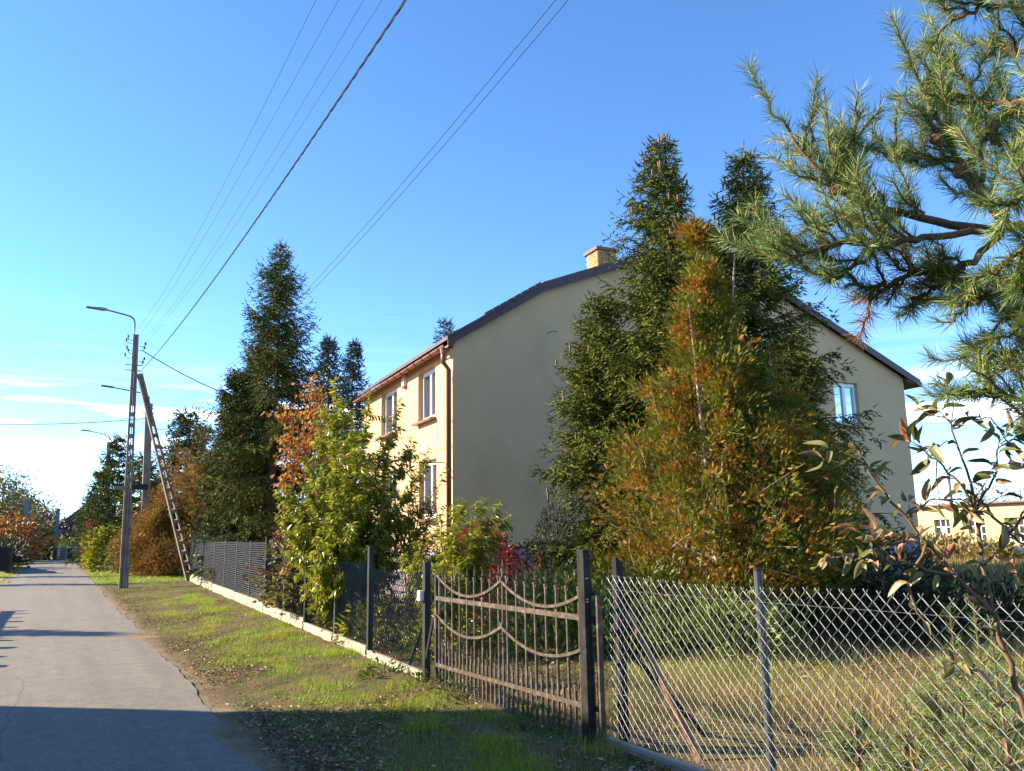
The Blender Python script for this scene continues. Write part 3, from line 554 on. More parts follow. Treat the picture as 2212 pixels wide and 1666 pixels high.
for sg in (1, -1):
    for k in range(9):
        y = GC + sg * (0.085 + 0.174 * k); place('near' if k == 0 else 'tall', y)
        if k < 8: place('short', GC + sg * (0.085 + 0.174 * (k + 0.5)))
for zc, dz in ((1.225, 0.185), (0.80, 0.165)):
    for sg in (1, -1):
        pts = []
        for s_ in np.linspace(0, 1, 17):
            y = GC + sg * s_ * 1.5; z = zc - dz * (1 - (2 * s_ - 1) ** 2); pts.append((GX - 0.022, y, z))
        mb = MB()
        for a, b_ in zip(pts, pts[1:]): mb.bar(a, b_, 0.006, 0.0125)
        # little forked end over the centre
        mb.bar((GX - 0.022, GC, zc), (GX - 0.022, GC + sg * 0.022, zc + 0.04), 0.005, 0.008)
        mb.build('curved_band', M['rust'], gate)
def knot(y, z):
    mb = MB()
    for k in range(4):
        a0 = k * math.pi / 2; pts = []
        for s_ in np.linspace(0, 1, 11): a = a0 + s_ * math.pi * 1.2; r = 0.036 * math.sin(s_ * math.pi); pts.append((GX + r * math.cos(a), y + r * math.sin(a), z - 0.075 + 0.15 * s_))
        mb.tube(pts, 0.0045, 4)
    mb.build('basket_knot', M['rust'], gate)
knot(GC, 0.69); knot(GC - 0.085 - 0.174 * 4, 0.62)
mb = MB(); mb.bar((GX + 0.02, G1 + 0.02, 0.05), (GX + 0.02, G1 + 0.02, 1.22), 0.024, 0.03); mb.build('end_frame', M['black'], gate)
mb = MB(); mb.bar((GX + 0.01, G0 - 0.02, 0.05), (GX + 0.01, G0 - 0.02, 1.17), 0.018, 0.022); mb.tube([(GX + 0.01, G0 - 0.02, 1.15), (GX + 0.01, G0 + 0.02, 1.185), (GX, G0 + 0.14, 1.14)], 0.012, 5); mb.build('end_frame', M['rust'], gate)
lk = MB().box((GX - 0.012, G1 - 0.01, 0.76), (0.012, 0.028, 0.11)).build('lock_plate', M['rust'], gate)
MB().tube([(GX - 0.03, G1 - 0.01, 0.79), (GX - 0.06, G1 - 0.01, 0.79), (GX - 0.06, G1 - 0.09, 0.78)], 0.008, 6).build('handle', M['rust2'], lk)
b = MB().tube([(GX - 0.028, G1 - 0.01, 0.70), (GX - 0.022, G1 - 0.01, 0.70)], 0.02, 8); b.build('keyhole', M['steel'], lk)
# gate posts
gp = thing('gate_post', (3.69, 5.46, 0), 'black square steel gate post with one sunlit edge, right of the gate', 'gate post')
MB().box((3.70, 5.50, 0.66), (0.03, 0.045, 0.86)).build('post', M['gatepost'], gp); MB().box((3.70, 5.50, 1.523), (0.032, 0.047, 0.004)).build('cap', M['black'], gp)
for z in (1.12, 1.14, 1.30): MB().tube([(3.68, 5.452, z), (3.705, 5.449, z + 0.004)], 0.004, 5).build('bolt', M['galv'], gp)
gp2 = thing('guide_post', (3.98, 5.42, 0), 'shorter steel post with slanted top standing behind the black gate post', 'post')
MB().prism([(3.945, 5.45, -0.1), (4.01, 5.45, -0.1), (4.01, 5.45, 1.42), (3.945, 5.45, 1.47)], (0, -0.055, 0)).build('post', M['gatepost'], gp2)
MB().tube([(4.05, 5.40, 1.02), (4.2, 4.78, -0.02)], 0.024, 8).build('rusty_brace', M['rust2'], gp2)
MB().tube([(4.03, 5.48, 0.78), (4.75, 5.30, -0.02)], 0.021, 8).build('brace', M['gatepost'], gp2)
gp3 = thing('striker_post', (3.72, 8.62, 0), 'slim black steel post with welded struts, left of the gate', 'post')
MB().box((3.79, 8.60, 0.56), (0.022, 0.022, 0.66)).build('post', M['black'], gp3)
for a, b_ in (((3.72, 8.75, 0.30), (3.79, 8.60, 0.95)), ((3.72, 8.76, 0.42), (3.79, 8.62, 0.42))): MB().bar(a, b_, 0.014).build('strut', M['black'], gp3)

# ================================================================== galvanised chain-link fence on the right
cl = thing('chain_link_fence', (3.85, 3.8, 0), 'galvanised chain-link fence with dark round post in front of dry grass', 'fence')
V, Fa = chainlink((3.80, 5.38, 0), (3.93, 0.6, 0), 0.13, 1.30, 0.040, 0.0024); npobj('wire_mesh', V, Fa, M['galv'], cl)
for (x, y) in ((3.905, 3.83), (3.96, 1.2)):
    o = MB().tube([(x, y, -0.1), (x, y, 1.40)], 0.027, 12).build('post', M['greypost'], cl, smooth=False); MB().tube([(x, y, 1.40), (x, y, 1.415), (x, y, 1.42)], [0.0285, 0.0285, 0.015], 12).build('cap', M['black'], o)
    for k in range(11): z = 0.22 + 0.1 * k; MB().tube([(x - 0.03, y - 0.03, z), (x + 0.012, y - 0.033, z + 0.012), (x + 0.034, y + 0.012, z + 0.02)], 0.003, 4).build('wire_tie', M['steel'], o)
for z in (0.45, 1.22): MB().tube([(3.815, 5.38, z), (3.86, 4.4, z - 0.012), (3.90, 3.0, z - 0.006), (3.945, 0.6, z)], 0.0019, 4).build('tension_wire', M['steel'], cl)
for y0, y1 in ((5.38, 3.86), (3.80, 1.25)):
    mb = MB(); xm = 3.80; ym = (y0 + y1) / 2; L = (y0 - y1); mb.box((xm, ym, -0.03), (0.022, L / 2, 0.15)); mb.box((xm - 0.012, ym, 0.105), (0.02, L / 2, 0.013))
    for i in range(8): mb.box((xm - 0.028, ym + L * ((i + 0.5) / 8 - 0.5), 0.01), (0.008, L / 16 - 0.01, 0.07))
    mb.build('base_board', M['concrete'], cl)

# ================================================================== vegetation generators
def spruce(root, base, h, rad, mat, seed, wh=0.24, nb=7, tw=0.10, th=0.017, droop=0.35, z0=0.12, skew=None, cones=0, dens=1.0, power=0.9, bark='bark'):
    """trunk, whorls of drooping limbs, side twigs, finger-like shoots"""
    r = np.random.default_rng(seed); base = np.array(base, float); tr = MB(); pts = []
    for k in range(9): s = k / 8; pts.append(base + np.array([0.04 * math.sin(s * 5 + seed), 0.04 * math.cos(s * 4 + seed), s * h]))
    tr.tube(pts, np.linspace(0.013 * h + 0.02, 0.006, 9), 8)
    P, U, S = [], [], []; CP = []
    z = h * z0
    while z < h - 0.12:
        fr = (z - h * z0) / (h * (1 - z0)); Lm = rad * (1 - fr) ** power + 0.10
        for k in range(nb + int(5 * fr)):
            a = r.uniform(0, 2 * math.pi); L = Lm * (r.uniform(0.85, 1.12) if r.random() < 0.7 else r.uniform(0.45, 0.8))
            if skew is not None: L *= skew(a, z)
            if L < 0.05: continue
            dr = np.array([math.cos(a), math.sin(a), 0]); n = max(5, int(L / 0.08)); s = np.linspace(0.0, 1, n)
            rise = (0.75 * fr - 0.12) ; dz = L * (rise * s - droop * (1 - 0.8 * fr) * s ** 1.6 + 0.16 * s ** 4)
            B = base + np.array([0, 0, z + r.uniform(-0.08, 0.08)]) + dr * (L * s)[:, None] + np.array([0, 0, 1.0]) * dz[:, None]
            if L > 0.35: tr.tube(B[::max(1, n // 5)], np.linspace(0.006 + 0.012 * L, 0.004, len(B[::max(1, n // 5)])), 4, False)
            T = unit(np.gradient(B, axis=0)); side = np.array([-dr[1], dr[0], 0])
            m = max(4, int(L / 0.040 * dens)); si = np.sort(r.uniform(0.12, 1, m)); idx = np.minimum((si * (n - 1)).astype(int), n - 1)
            sg = np.where(np.arange(m) % 2 == 0, 1, -1); l2 = (0.14 + 0.40 * L * (1.05 - si) * r.uniform(0.5, 1.1, m)); l2 = np.minimum(l2, 0.75)
            D2 = unit(T[idx] * r.uniform(0.45, 0.9, (m, 1)) + side[None] * sg[:, None] * r.uniform(0.5, 1, (m, 1)) + np.array([0, 0, -1.0]) * r.uniform(0.1, 1.0, (m, 1)))
            # terminal shoots
            P.append(B[-1:]); U.append(T[-1:] + np.array([[0, 0, 0.25]])); S.append([tw * 1.4])
            for q in range(m):
                c = max(2, int(l2[q] / (tw * 0.42))); t_ = np.linspace(0.1, 1, c); pp = B[idx[q]] + D2[q] * (l2[q] * t_)[:, None] + np.array([0, 0, -1.0]) * (0.22 * l2[q] * t_ ** 2)[:, None]
                sd2 = unit(np.cross(D2[q], [0, 0, 1.0])); s2 = np.where(np.arange(c) % 2 == 0, 1, -1)
                uu = D2[q] * 0.8 + sd2 * (s2 * 0.75)[:, None] + r.normal(0, 0.22, (c, 3)) + np.array([0, 0, -0.12]); uu[-1] = D2[q]
                P.append(pp); U.append(uu); S.append(tw * r.uniform(0.75, 1.25, c))
            if cones and r.random() < cones * 0.45 * fr: CP.append(B[-1] + np.array([0, 0, -0.02]))
        z += wh * (1 - 0.45 * fr) * r.uniform(0.85, 1.15)
    # leader shoots
    for k in range(7): P.append((base + np.array([[0, 0, h - 0.35 + 0.06 * k]]))); U.append(np.array([[math.cos(k * 2.4), math.sin(k * 2.4), 0.8 + 0.1 * k]])); S.append([0.16 - 0.008 * k])
    P.append((base + np.array([[0, 0, h - 0.12]]))); U.append(np.array([[0, 0, 1.0]])); S.append([0.3])
    P, U, S = np.concatenate(P), np.concatenate(U), np.concatenate(S)
    V, Fa = inst(*T_SPIN, P, U, r.normal(size=P.shape), S, th * r.uniform(0.8, 1.2, len(S)))
    tr.build('trunk', M[bark], root); npobj('crown', V, Fa, M[mat], root)
    if CP:
        CP = np.array(CP); c0 = None
        for p in CP[:160]:
            for _ in range(int(r.integers(1, 3))):
                q = p + r.normal(0, 0.05, 3)
                if c0 is None:
                    b = MB(); b.tube([q, q + [0, 0, -0.02], q + [0, 0, -0.06], q + [0, 0, -0.12], q + [0, 0, -0.15]], [0.006, 0.018, 0.022, 0.016, 0.004], 6); c0 = b.build('cone', M['cone'], root); cq = q
                else: copy_part(c0, root, q - cq)
    return len(S)
def bushy(root, base, prof, n, mat, seed, size=(0.10, 0.16), wf=0.5, up_b=0.5, tmpl=T_SPRAY, trunks=1, bark='bark', shell=0.45, limbs=40, lump=0.22, mat2=None, frac2=0.0, squash=(1, 1), droop=0.0, lr=0.012, bough=False):
    """shrub or thuja: leaf sprays in the outer shell of a profile [(z, r)...], with lumpy outline and visible limbs"""
    r = np.random.default_rng(seed); base = np.array(base, float); zs = np.array([p[0] for p in prof], float); rs = np.array([p[1] for p in prof], float)
    per = 16; nc = max(12, n // per); hh0 = zs[-1]
    zz = r.uniform(zs[0], zs[-1], nc * 5); rr = np.interp(zz, zs, rs); keep = r.random(nc * 5) < (rr / rs.max()) ** 0.9; zz = zz[keep][:nc]; nc = len(zz); rr = np.interp(zz, zs, rs)
    a = r.uniform(0, 2 * math.pi, nc); k = seed * 1.3
    lf = 1 + lump * (np.sin(3 * a + 1.7 * zz + k) * 0.5 + np.sin(5 * a - 2.9 * zz + 2 * k) * 0.5 + np.sin(8 * a + 5.3 * zz) * 0.4)
    q = (1 - shell * r.random(nc) ** 1.6) * lf; R_ = rr * q; cs = np.clip(1.25 * np.mean(size), 0.05, 0.5) * r.uniform(0.7, 1.3, nc)
    Cc = np.stack([np.cos(a) * R_ * squash[0], np.sin(a) * R_ * squash[1], zz], 1); oc = unit(np.stack([np.cos(a), np.sin(a), np.full(nc, up_b)], 1) + r.normal(0, 0.3, (nc, 3)))
    LB = []
    for _ in range(limbs):
        z = r.uniform(zs[0] + 0.05 * hh0, hh0 * 0.97); tries = 0
        while r.random() > (np.interp(z, zs, rs) / rs.max()) ** 0.7 and tries < 8: z = r.uniform(zs[0] + 0.05 * hh0, hh0 * 0.97); tries += 1
        aa = r.uniform(0, 2 * math.pi); L = np.interp(z, zs, rs) * (r.uniform(0.85, 1.15) if r.random() < 0.6 else r.uniform(0.45, 0.85)); s = np.linspace(0, 1, 6)
        d = np.array([math.cos(aa) * squash[0], math.sin(aa) * squash[1], 0]); kk = r.normal(0, 0.10, (6, 3)) * s[:, None] * L
        LB.append((base + np.array([0, 0, max(0.02, z - 0.45 * L)]) + d * (L * s)[:, None] + np.array([0, 0, 1.0]) * (0.6 * L * s ** 1.3)[:, None] + kk, d, L))
    if bough:
        kk = r.integers(0, len(LB), nc); fr_ = 0.22 + 0.78 * r.random(nc) ** 0.75; Cc = np.zeros((nc, 3)); oc = np.zeros((nc, 3)); Lk = np.array([q[2] for q in LB])
        for i_ in range(nc):
            pts, d, L = LB[kk[i_]]; f_ = fr_[i_] * 5; a0 = min(int(f_), 4); Cc[i_] = pts[a0] + (pts[a0 + 1] - pts[a0]) * (f_ - a0) - base; oc[i_] = d + np.array([0, 0, up_b])
        Cc += r.normal(0, 1, (nc, 3)) * (0.05 + 0.10 * Lk[kk] * (1.15 - fr_))[:, None]; oc = unit(oc + r.normal(0, 0.35, (nc, 3)))
    ids = np.repeat(np.arange(nc), per); m = len(ids); dd = r.normal(0, 1, (m, 3)); al = r.uniform(-0.6, 1.2, m)
    P = base + Cc[ids] + (dd * 0.62 * (1.1 - 0.5 * al)[:, None] + oc[ids] * al[:, None] * 1.3) * cs[ids][:, None]; P[:, 2] = np.maximum(P[:, 2], base[2] + 0.01)
    out = oc[ids] * 1.1 + dd * 0.55 + np.array([0, 0, -droop]); Wn = np.cross(out, r.normal(size=(m, 3))); S = r.uniform(*size, m)
    tr = MB(); hh = zs[-1]
    for t in range(trunks):
        o_ = r.normal(0, 0.12 * (trunks > 1), 2) * rs.max(); ht = hh * (0.93 if t == 0 else r.uniform(0.6, 0.85)); top = r.normal(0, 0.25 * (trunks > 1), 2) * rs.max() * 0.6
        pts = [base + np.array([o_[0] * (1 - s) * 0.4 + top[0] * s, o_[1] * (1 - s) * 0.4 + top[1] * s, ht * s]) for s in np.linspace(0, 1, 7)]; tr.tube(pts, np.linspace(0.02 * hh ** 0.8, 0.008, 7), 6)
    for pts, d, L in LB:
        tr.tube(pts, np.linspace(lr + 0.008 * L, 0.003, 6), 4, False)
        for f in (0.5, 0.7):
            i = int(f * 5); e2 = pts[i] + (d * 0.3 + r.normal(0, 0.35, 3) + np.array([0, 0, 0.35])) * L * 0.5; tr.tube([pts[i], (pts[i] + e2) / 2 + r.normal(0, 0.02, 3), e2], [lr * 0.7, lr * 0.5, 0.002], 3, False)
    tr.build('trunk' if hh > 1.6 else 'stems', M[bark], root)
    sel = r.random(m) < frac2 if mat2 else np.zeros(m, bool)
    V, Fa = inst(*tmpl, P[~sel], out[~sel], Wn[~sel], S[~sel], S[~sel] * wf); npobj('crown' if hh > 1.6 else 'foliage', V, Fa, M[mat], root)
    if sel.any(): V, Fa = inst(*tmpl, P[sel], out[sel], Wn[sel], S[sel], S[sel] * wf); npobj('withered_sprays', V, Fa, M[mat2], root)
def shoots_tree(root, base, tips, mat, seed, leaf=(0.09, 0.13), wf=0.30, gap=0.035, side=4, bark='twig', mat2=None, f2=0.0, spread=0.45, droop=0.9):
    """shrub of arching shoots carrying long drooping leaves; tips are the ends of the main shoots"""
    r = np.random.default_rng(seed); base = np.array(base, float); st = MB(); P, U = [], []
    def leafy(pts, a0):
        n = len(pts); L = np.linalg.norm(np.diff(pts, axis=0), axis=1).sum(); m = max(4, int(L / gap)); s = np.linspace(a0, 1, m) * (n - 1); i = np.minimum(s.astype(int), n - 2); f = (s - i)[:, None]; pp = pts[i] * (1 - f) + pts[i + 1] * f; T = unit(pts[i + 1] - pts[i])
        d = randdir_r(r, m); d -= T * (d * T).sum(1)[:, None]; d = unit(d); P.append(pp); U.append(d * 0.8 + T * 0.55 + np.array([0, 0, -droop]) * r.uniform(0.2, 0.9, (m, 1)))
    for tip in tips:
        tip = np.array(tip, float); v = tip - base; s = np.linspace(0, 1, 9); sidev = np.array([v[0], v[1], 0]); hlen = np.linalg.norm(v)
        pts = base + np.stack([v[0] * s ** 1.35, v[1] * s ** 1.35, v[2] * s ** 0.85], 1) + r.normal(0, 0.012 * hlen, (9, 3)) * np.sin(s * math.pi)[:, None]
        st.tube(pts, np.linspace(0.022, 0.004, 9), 5, False); leafy(pts, 0.32)
        for k in range(side):
            i = int(r.integers(3, 8)); L = hlen * r.uniform(0.12, 0.30) * (1.15 - i / 9); d = unit(unit(pts[min(i + 1, 8)] - pts[i - 1]) + r.normal(0, spread, 3) + np.array([0, 0, 0.15])); ss = np.linspace(0, 1, 6)
            q = pts[i] + d * (L * ss)[:, None] + np.array([0, 0, -0.25]) * (L * ss ** 2)[:, None]; st.tube(q, np.linspace(0.009, 0.003, 6), 4, False); leafy(q, 0.08)
    st.build('stems', M[bark], root, smooth=True); P = np.concatenate(P); U = np.concatenate(U); m = len(P); S = r.uniform(*leaf, m); Wn = np.array([0, 0, 1.0]) + r.normal(0, 0.45, (m, 3))
    sel = r.random(m) < f2 if mat2 else np.zeros(m, bool)
    V, Fa = inst(*T_LEAF, P[~sel], U[~sel], Wn[~sel], S[~sel], S[~sel] * wf); npobj('leaves', V, Fa, M[mat], root)
    if sel.any(): V, Fa = inst(*T_LEAF, P[sel], U[sel], Wn[sel], S[sel], S[sel] * wf); npobj('withered_leaves', V, Fa, M[mat2], root)
    return m
def randdir_r(r, n): return unit(r.normal(size=(n, 3)))
def leafy_tree(root, base, h, crown, n, mat, seed, leaf=(0.12, 0.2), nclump=26, bark='bark', z0=0.35, gapy=0.19):
    """broadleaved tree: trunk, limbs, leaves gathered in clumps with gaps between them"""
    r = np.random.default_rng(seed); base = np.array(base, float); tr = MB(); tr.tube([base, base + [0.03 * h, 0, h * 0.4], base + [0, 0.02 * h, h * 0.9]], [0.02 * h, 0.014 * h, 0.004 * h], 6); P = []
    for k in range(nclump):
        z = h * (z0 + (1 - z0) * (k + 0.5) / nclump); rr = crown * math.sqrt(max(0.05, 1 - (2 * (z / h - z0) / (1 - z0) - 0.75) ** 2 / 1.7)); a = k * 2.4 + r.normal(0, 0.3); c = base + np.array([math.cos(a) * rr * r.uniform(0.2, 0.9), math.sin(a) * rr * r.uniform(0.2, 0.9), z])
        tr.tube([base + [0, 0, max(0.1 * h, (c[2] - base[2]) * 0.6)], (base + c) / 2 + [0, 0, h * 0.22], c], [0.008 * h, 0.005 * h, 0.002 * h], 4, False)
        for _ in range(9): e_ = c + r.normal(0, 1, 3) * crown * gapy * 1.5; tr.tube([c, (c + e_) / 2 + r.normal(0, 0.03, 3) * crown, e_], [0.0022 * h, 0.0015 * h, 0.0008 * h], 3, False)
        m = n // nclump; P.append(c + r.normal(0, 1, (m, 3)) * crown * gapy * np.array([1, 1, 0.75]))
    P = np.concatenate(P); m = len(P); S = r.uniform(*leaf, m); V, Fa = inst(*T_LEAF, P, r.normal(size=(m, 3)), r.normal(size=(m, 3)), S, S * 0.6); tr.build('trunk', M[bark], root); npobj('crown', V, Fa, M[mat], root)

# ================================================================== trees in front of the gable
b = (10.05, 11.55, 0); t = thing('spruce_tree', b, 'tall green spruce with hanging cones, taller and left of the two gable spruces', 'tree', 'spruces before the gable')
def sk1(a, z): return 1.0 + 0.28 * math.cos(a - 2.4) - 0.12 * (z > 5)
spruce(t, b, 9.45, 2.55, 'spruce', 3, wh=0.27, nb=6, tw=0.088, th=0.0165, dens=0.95, cones=0.5, skew=sk1, power=0.82, z0=0.05)
b = (9.05, 12.6, 0); t = thing('spruce_tree', b, 'smaller spruce with pointed top just left of the tall gable spruce', 'tree', 'spruces before the gable')
spruce(t, b, 6.3, 1.75, 'spruce', 5, wh=0.27, nb=6, tw=0.088, th=0.0165, dens=0.95, cones=0.3, z0=0.05, power=0.75)
b = (11.35, 10.75, 0); t = thing('spruce_tree', b, 'spruce right of the tallest one, its slim top clear of the roof', 'tree', 'spruces before the gable')
spruce(t, b, 9.15, 2.45, 'spruce', 8, wh=0.27, nb=6, tw=0.092, th=0.017, dens=0.8, cones=0.45, power=0.85, z0=0.05)
b = (11.15, 9.75, 0); t = thing('conifer_tree', b, 'dark shaded conifer at the right edge of the big thuja', 'tree')
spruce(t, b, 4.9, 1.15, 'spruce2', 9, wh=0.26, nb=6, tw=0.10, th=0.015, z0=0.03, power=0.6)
b = (12.0, 8.9, 0); t = thing('dark_shrub', b, 'low dark evergreen shrub against the right end of the house', 'shrub')
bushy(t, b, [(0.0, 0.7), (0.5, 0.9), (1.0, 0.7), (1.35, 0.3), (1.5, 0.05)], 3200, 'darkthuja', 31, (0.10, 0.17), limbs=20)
b = (8.95, 9.55, 0); t = thing('thuja_tree', b, 'big thuja with green and rust-brown sprays and pale bare branches, centre of garden', 'tree')
bushy(t, b, [(0.1, 1.5), (0.6, 1.85), (1.5, 1.9), (2.4, 1.62), (3.3, 1.18), (4.1, 0.70), (4.9, 0.40), (5.7, 0.27), (6.45, 0.12), (6.75, 0.02)], 58000, 'thuja', 21, (0.085, 0.15), trunks=3, bark='palebark', shell=0.6, limbs=200, lump=0.42, up_b=0.75, lr=0.008, bough=True)
b = (9.75, 8.95, 0); t = thing('thuja_tree', b, 'shorter thuja stem rising from the right side of the rust-brown thuja', 'tree')
bushy(t, b, [(0.1, 0.95), (1.2, 1.05), (2.4, 0.85), (3.4, 0.5), (4.1, 0.22), (4.45, 0.04)], 18000, 'thuja', 23, (0.085, 0.15), trunks=2, bark='palebark', shell=0.6, limbs=85, lump=0.4, up_b=0.7, lr=0.008, bough=True)
b = (9.0, 14.3, 0); t = thing('thuja_shrub', b, 'narrow dark thuja standing by the stone plinth', 'shrub')
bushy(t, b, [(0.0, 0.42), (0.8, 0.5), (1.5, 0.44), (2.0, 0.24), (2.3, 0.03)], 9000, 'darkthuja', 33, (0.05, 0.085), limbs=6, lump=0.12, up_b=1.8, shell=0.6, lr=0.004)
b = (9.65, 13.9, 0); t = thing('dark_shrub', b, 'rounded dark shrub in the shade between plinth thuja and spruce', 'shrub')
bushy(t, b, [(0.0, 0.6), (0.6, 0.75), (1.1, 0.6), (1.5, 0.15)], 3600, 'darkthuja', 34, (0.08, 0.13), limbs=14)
b = (6.85, 13.5, 0); t = thing('red_shrub', b, 'bright red leafy shrub in front of the stone plinth', 'shrub')
bushy(t, b, [(0.1, 0.35), (0.7, 0.55), (1.35, 0.55), (1.8, 0.2)], 4200, 'red', 36, (0.06, 0.10), 0.5, tmpl=T_LEAF, limbs=30, bark='twig')
b = (7.75, 13.4, 0); t = thing('red_shrub', b, 'dull crimson shrub right of the bright red one', 'shrub')
bushy(t, b, [(0.1, 0.25), (0.6, 0.4), (1.2, 0.35), (1.4, 0.1)], 500, 'red', 37, (0.05, 0.09), 0.5, tmpl=T_LEAF, limbs=22, bark='twig')
# low junipers behind the gate
for i, (x, y, r_, hgt, lab) in enumerate([(6.5, 10.4, 1.1, 0.92, 'low feathery juniper mound nearest the left end of the gate'), (7.5, 10.0, 1.2, 1.0, 'low feathery juniper mound in line with the middle of the gate'), (8.2, 11.3, 1.2, 0.85, 'low juniper mound in front of the shaded plinth shrubs'), (7.9, 8.6, 0.9, 0.75, 'small juniper mound behind the rusty brace')]):
    t = thing('juniper_mound', (x, y, 0), lab, 'shrub', 'junipers behind the gate'); bushy(t, (x, y, 0), [(0.0, r_), (0.3, r_ * 0.98), (hgt * 0.7, r_ * 0.7), (hgt, r_ * 0.25)], 4000, 'juniper', 50 + i, (0.10, 0.19), 0.4, up_b=0.9, limbs=24, lump=0.25)
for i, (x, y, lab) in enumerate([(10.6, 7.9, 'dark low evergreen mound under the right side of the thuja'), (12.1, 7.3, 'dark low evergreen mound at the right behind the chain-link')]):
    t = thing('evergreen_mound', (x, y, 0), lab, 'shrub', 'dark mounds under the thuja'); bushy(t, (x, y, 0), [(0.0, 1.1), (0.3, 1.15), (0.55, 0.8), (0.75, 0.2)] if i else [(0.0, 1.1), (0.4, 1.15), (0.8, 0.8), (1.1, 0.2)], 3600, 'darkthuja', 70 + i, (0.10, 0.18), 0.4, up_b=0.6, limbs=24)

# ================================================================== shrubs behind the street fence
D1 = 13.6
b = at(735, 1290, D1); b[2] = 0; b = b + np.array([0.3, 0.6, 0])
tips = [at(x, y, D1 + dd) for x, y, dd in [(722, 815, 0.6), (735, 860, 0.4), (800, 845, 0.7), (868, 860, 0.4), (785, 935, -0.3), (690, 930, 0.4), (655, 985, 0.5), (625, 1045, 0.2), (640, 1130, -0.2), (690, 1010, -0.4), (745, 985, -0.5), (830, 960, 0.2), (880, 985, 0.5), (920, 1000, 0.9), (850, 1060, -0.3), (770, 1070, -0.7), (700, 1120, -0.7), (650, 1200, -0.5), (735, 1240, -0.9), (790, 1180, -0.8), (840, 1150, -0.5), (610, 1100, 0.6), (760, 900, 1.0), (700, 880, 0.9), (660, 1080, 0.9), (900, 1090, 0.2), (618, 1080, -0.1), (612, 1140, 0.1), (625, 1190, -0.3), (680, 1160, -0.9), (600, 1110, 0.4), (660, 1040, -0.3), (720, 1060, -0.8), (800, 1010, -0.5), (840, 1020, 0.0), (760, 1130, -1.0), (870, 1110, 0.0), (715, 950, 0.0), (905, 1040, 0.2), (930, 1080, 0.3), (895, 950, 0.6), (925, 1130, 0.0), (860, 920, 0.3), (900, 1180, -0.3), (600, 1060, 0.3), (850, 1200, -0.7), (680, 1220, -0.8)]]
t = thing('fruit_tree', b, 'leafy green fruit tree with long drooping leaves leaning over the mesh fence', 'tree')
shoots_tree(t, b, tips, 'peach', 41, (0.10, 0.15), 0.32, 0.0145, 15, bark='twig', mat2='peachbrown', f2=0.03, spread=0.6)
b2 = at(885, 1240, 14.6); b2[2] = 0
tips = [at(x, y, 14.6 + dd) for x, y, dd in [(925, 965, 0), (900, 1010, 0.2), (960, 1005, 0.3), (935, 1050, -0.2), (880, 1080, 0.1), (965, 1090, 0.3), (910, 1120, -0.3), (860, 1130, 0)]]
t = thing('fruit_tree', b2, 'half-bare fruit tree with rusty leaves before the lower street window', 'tree')
shoots_tree(t, b2, tips, 'peachbrown', 43, (0.10, 0.15), 0.30, 0.026, 6, bark='twig', mat2='peach', f2=0.45, spread=0.5)
D3 = 12.0; b = at(960, 1290, D3); b[2] = 0
tips = [at(x, y, D3 + dd) for x, y, dd in [(1000, 1075, 0), (1045, 1075, 0.2), (1082, 1080, 0), (1100, 1110, 0.3), (950, 1110, 0.2), (985, 1130, -0.3), (930, 1150, 0), (1030, 1140, -0.2), (900, 1170, 0.1), (960, 1190, -0.5), (1010, 1200, -0.4), (890, 1215, -0.2), (1075, 1160, 0.3), (930, 1220, -0.6), (980, 1090, 0.5), (900, 1255, -0.6), (960, 1275, -0.7), (1010, 1260, -0.5), (1040, 1230, -0.2), (870, 1200, 0.2), (985, 1225, -0.8), (1060, 1120, 0.1), (920, 1300, -0.8), (1000, 1310, -0.7)]]
t = thing('fruit_bush', b, 'light green long-leaved bush just left of the red shrub', 'shrub')
shoots_tree(t, b, tips, 'peach', 45, (0.10, 0.15), 0.27, 0.0125, 13, bark='twig', spread=0.6)
b = at(655, 1200, 16.6); b[2] = 0; t = thing('orange_tree', b, 'slender tree with bright orange autumn leaves behind the green fruit tree', 'tree')
st = MB(); P = []
rr_ = np.random.default_rng(77)
for (x, y, dd, n, s_) in [(682, 860, 0, 320, 0.22), (678, 905, 0.1, 320, 0.24), (690, 950, 0, 200, 0.2), (617, 900, -0.1, 240, 0.17), (622, 945, 0, 200, 0.15), (632, 985, 0, 260, 0.2), (648, 1010, 0.2, 300, 0.24), (700, 985, 0, 160, 0.2), (612, 1050, 0, 140, 0.14), (660, 960, 0.3, 220, 0.22), (640, 1180, 0, 260, 0.3), (720, 990, 0.2, 120, 0.16)]:
    c = at(x, y, 16.6 + dd); k = int(n / 20) + 1
    for q in range(k): layer = c + rr_.normal(0, 1, 3) * s_ * np.array([0.35, 0.35, 0.75]); P.append(layer + rr_.normal(0, 1, (12, 3)) * np.array([s_ * 0.5, s_ * 0.5, 0.025]))
    st.tube([b + [0, 0, 0.4], (b + c) / 2 + rr_.normal(0, 0.08, 3), c], [0.02, 0.012, 0.004], 4, False)
P = np.concatenate(P); m = len(P); S = rr_.uniform(0.06, 0.105, m); V, Fa = inst(*T_LEAF, P, np.stack([rr_.normal(0, 1, m), rr_.normal(0, 1, m), rr_.normal(-0.5, 0.3, m)], 1), np.array([0, 0, 1.0]) + rr_.normal(0, 0.3, (m, 3)), S, S * 0.75)
st.build('stems', M['bark'], t); npobj('leaves', V, Fa, M['orange'], t)
b = np.array([4.55, 15.9, 0]); t = thing('yellow_shrub', b, 'yellowing low shrub behind the fence, left of the green fruit tree', 'shrub')
bushy(t, b, [(0.1, 0.6), (0.9, 0.9), (1.5, 0.7), (1.9, 0.25)], 3000, 'birch', 46, (0.08, 0.13), 0.5, tmpl=T_LEAF, limbs=30, bark='twig', lump=0.3)
b = np.array([5.0, 18.6, 0]); t = thing('brown_shrub', b, 'brown leafless-looking shrub between fence and big left spruce', 'shrub')
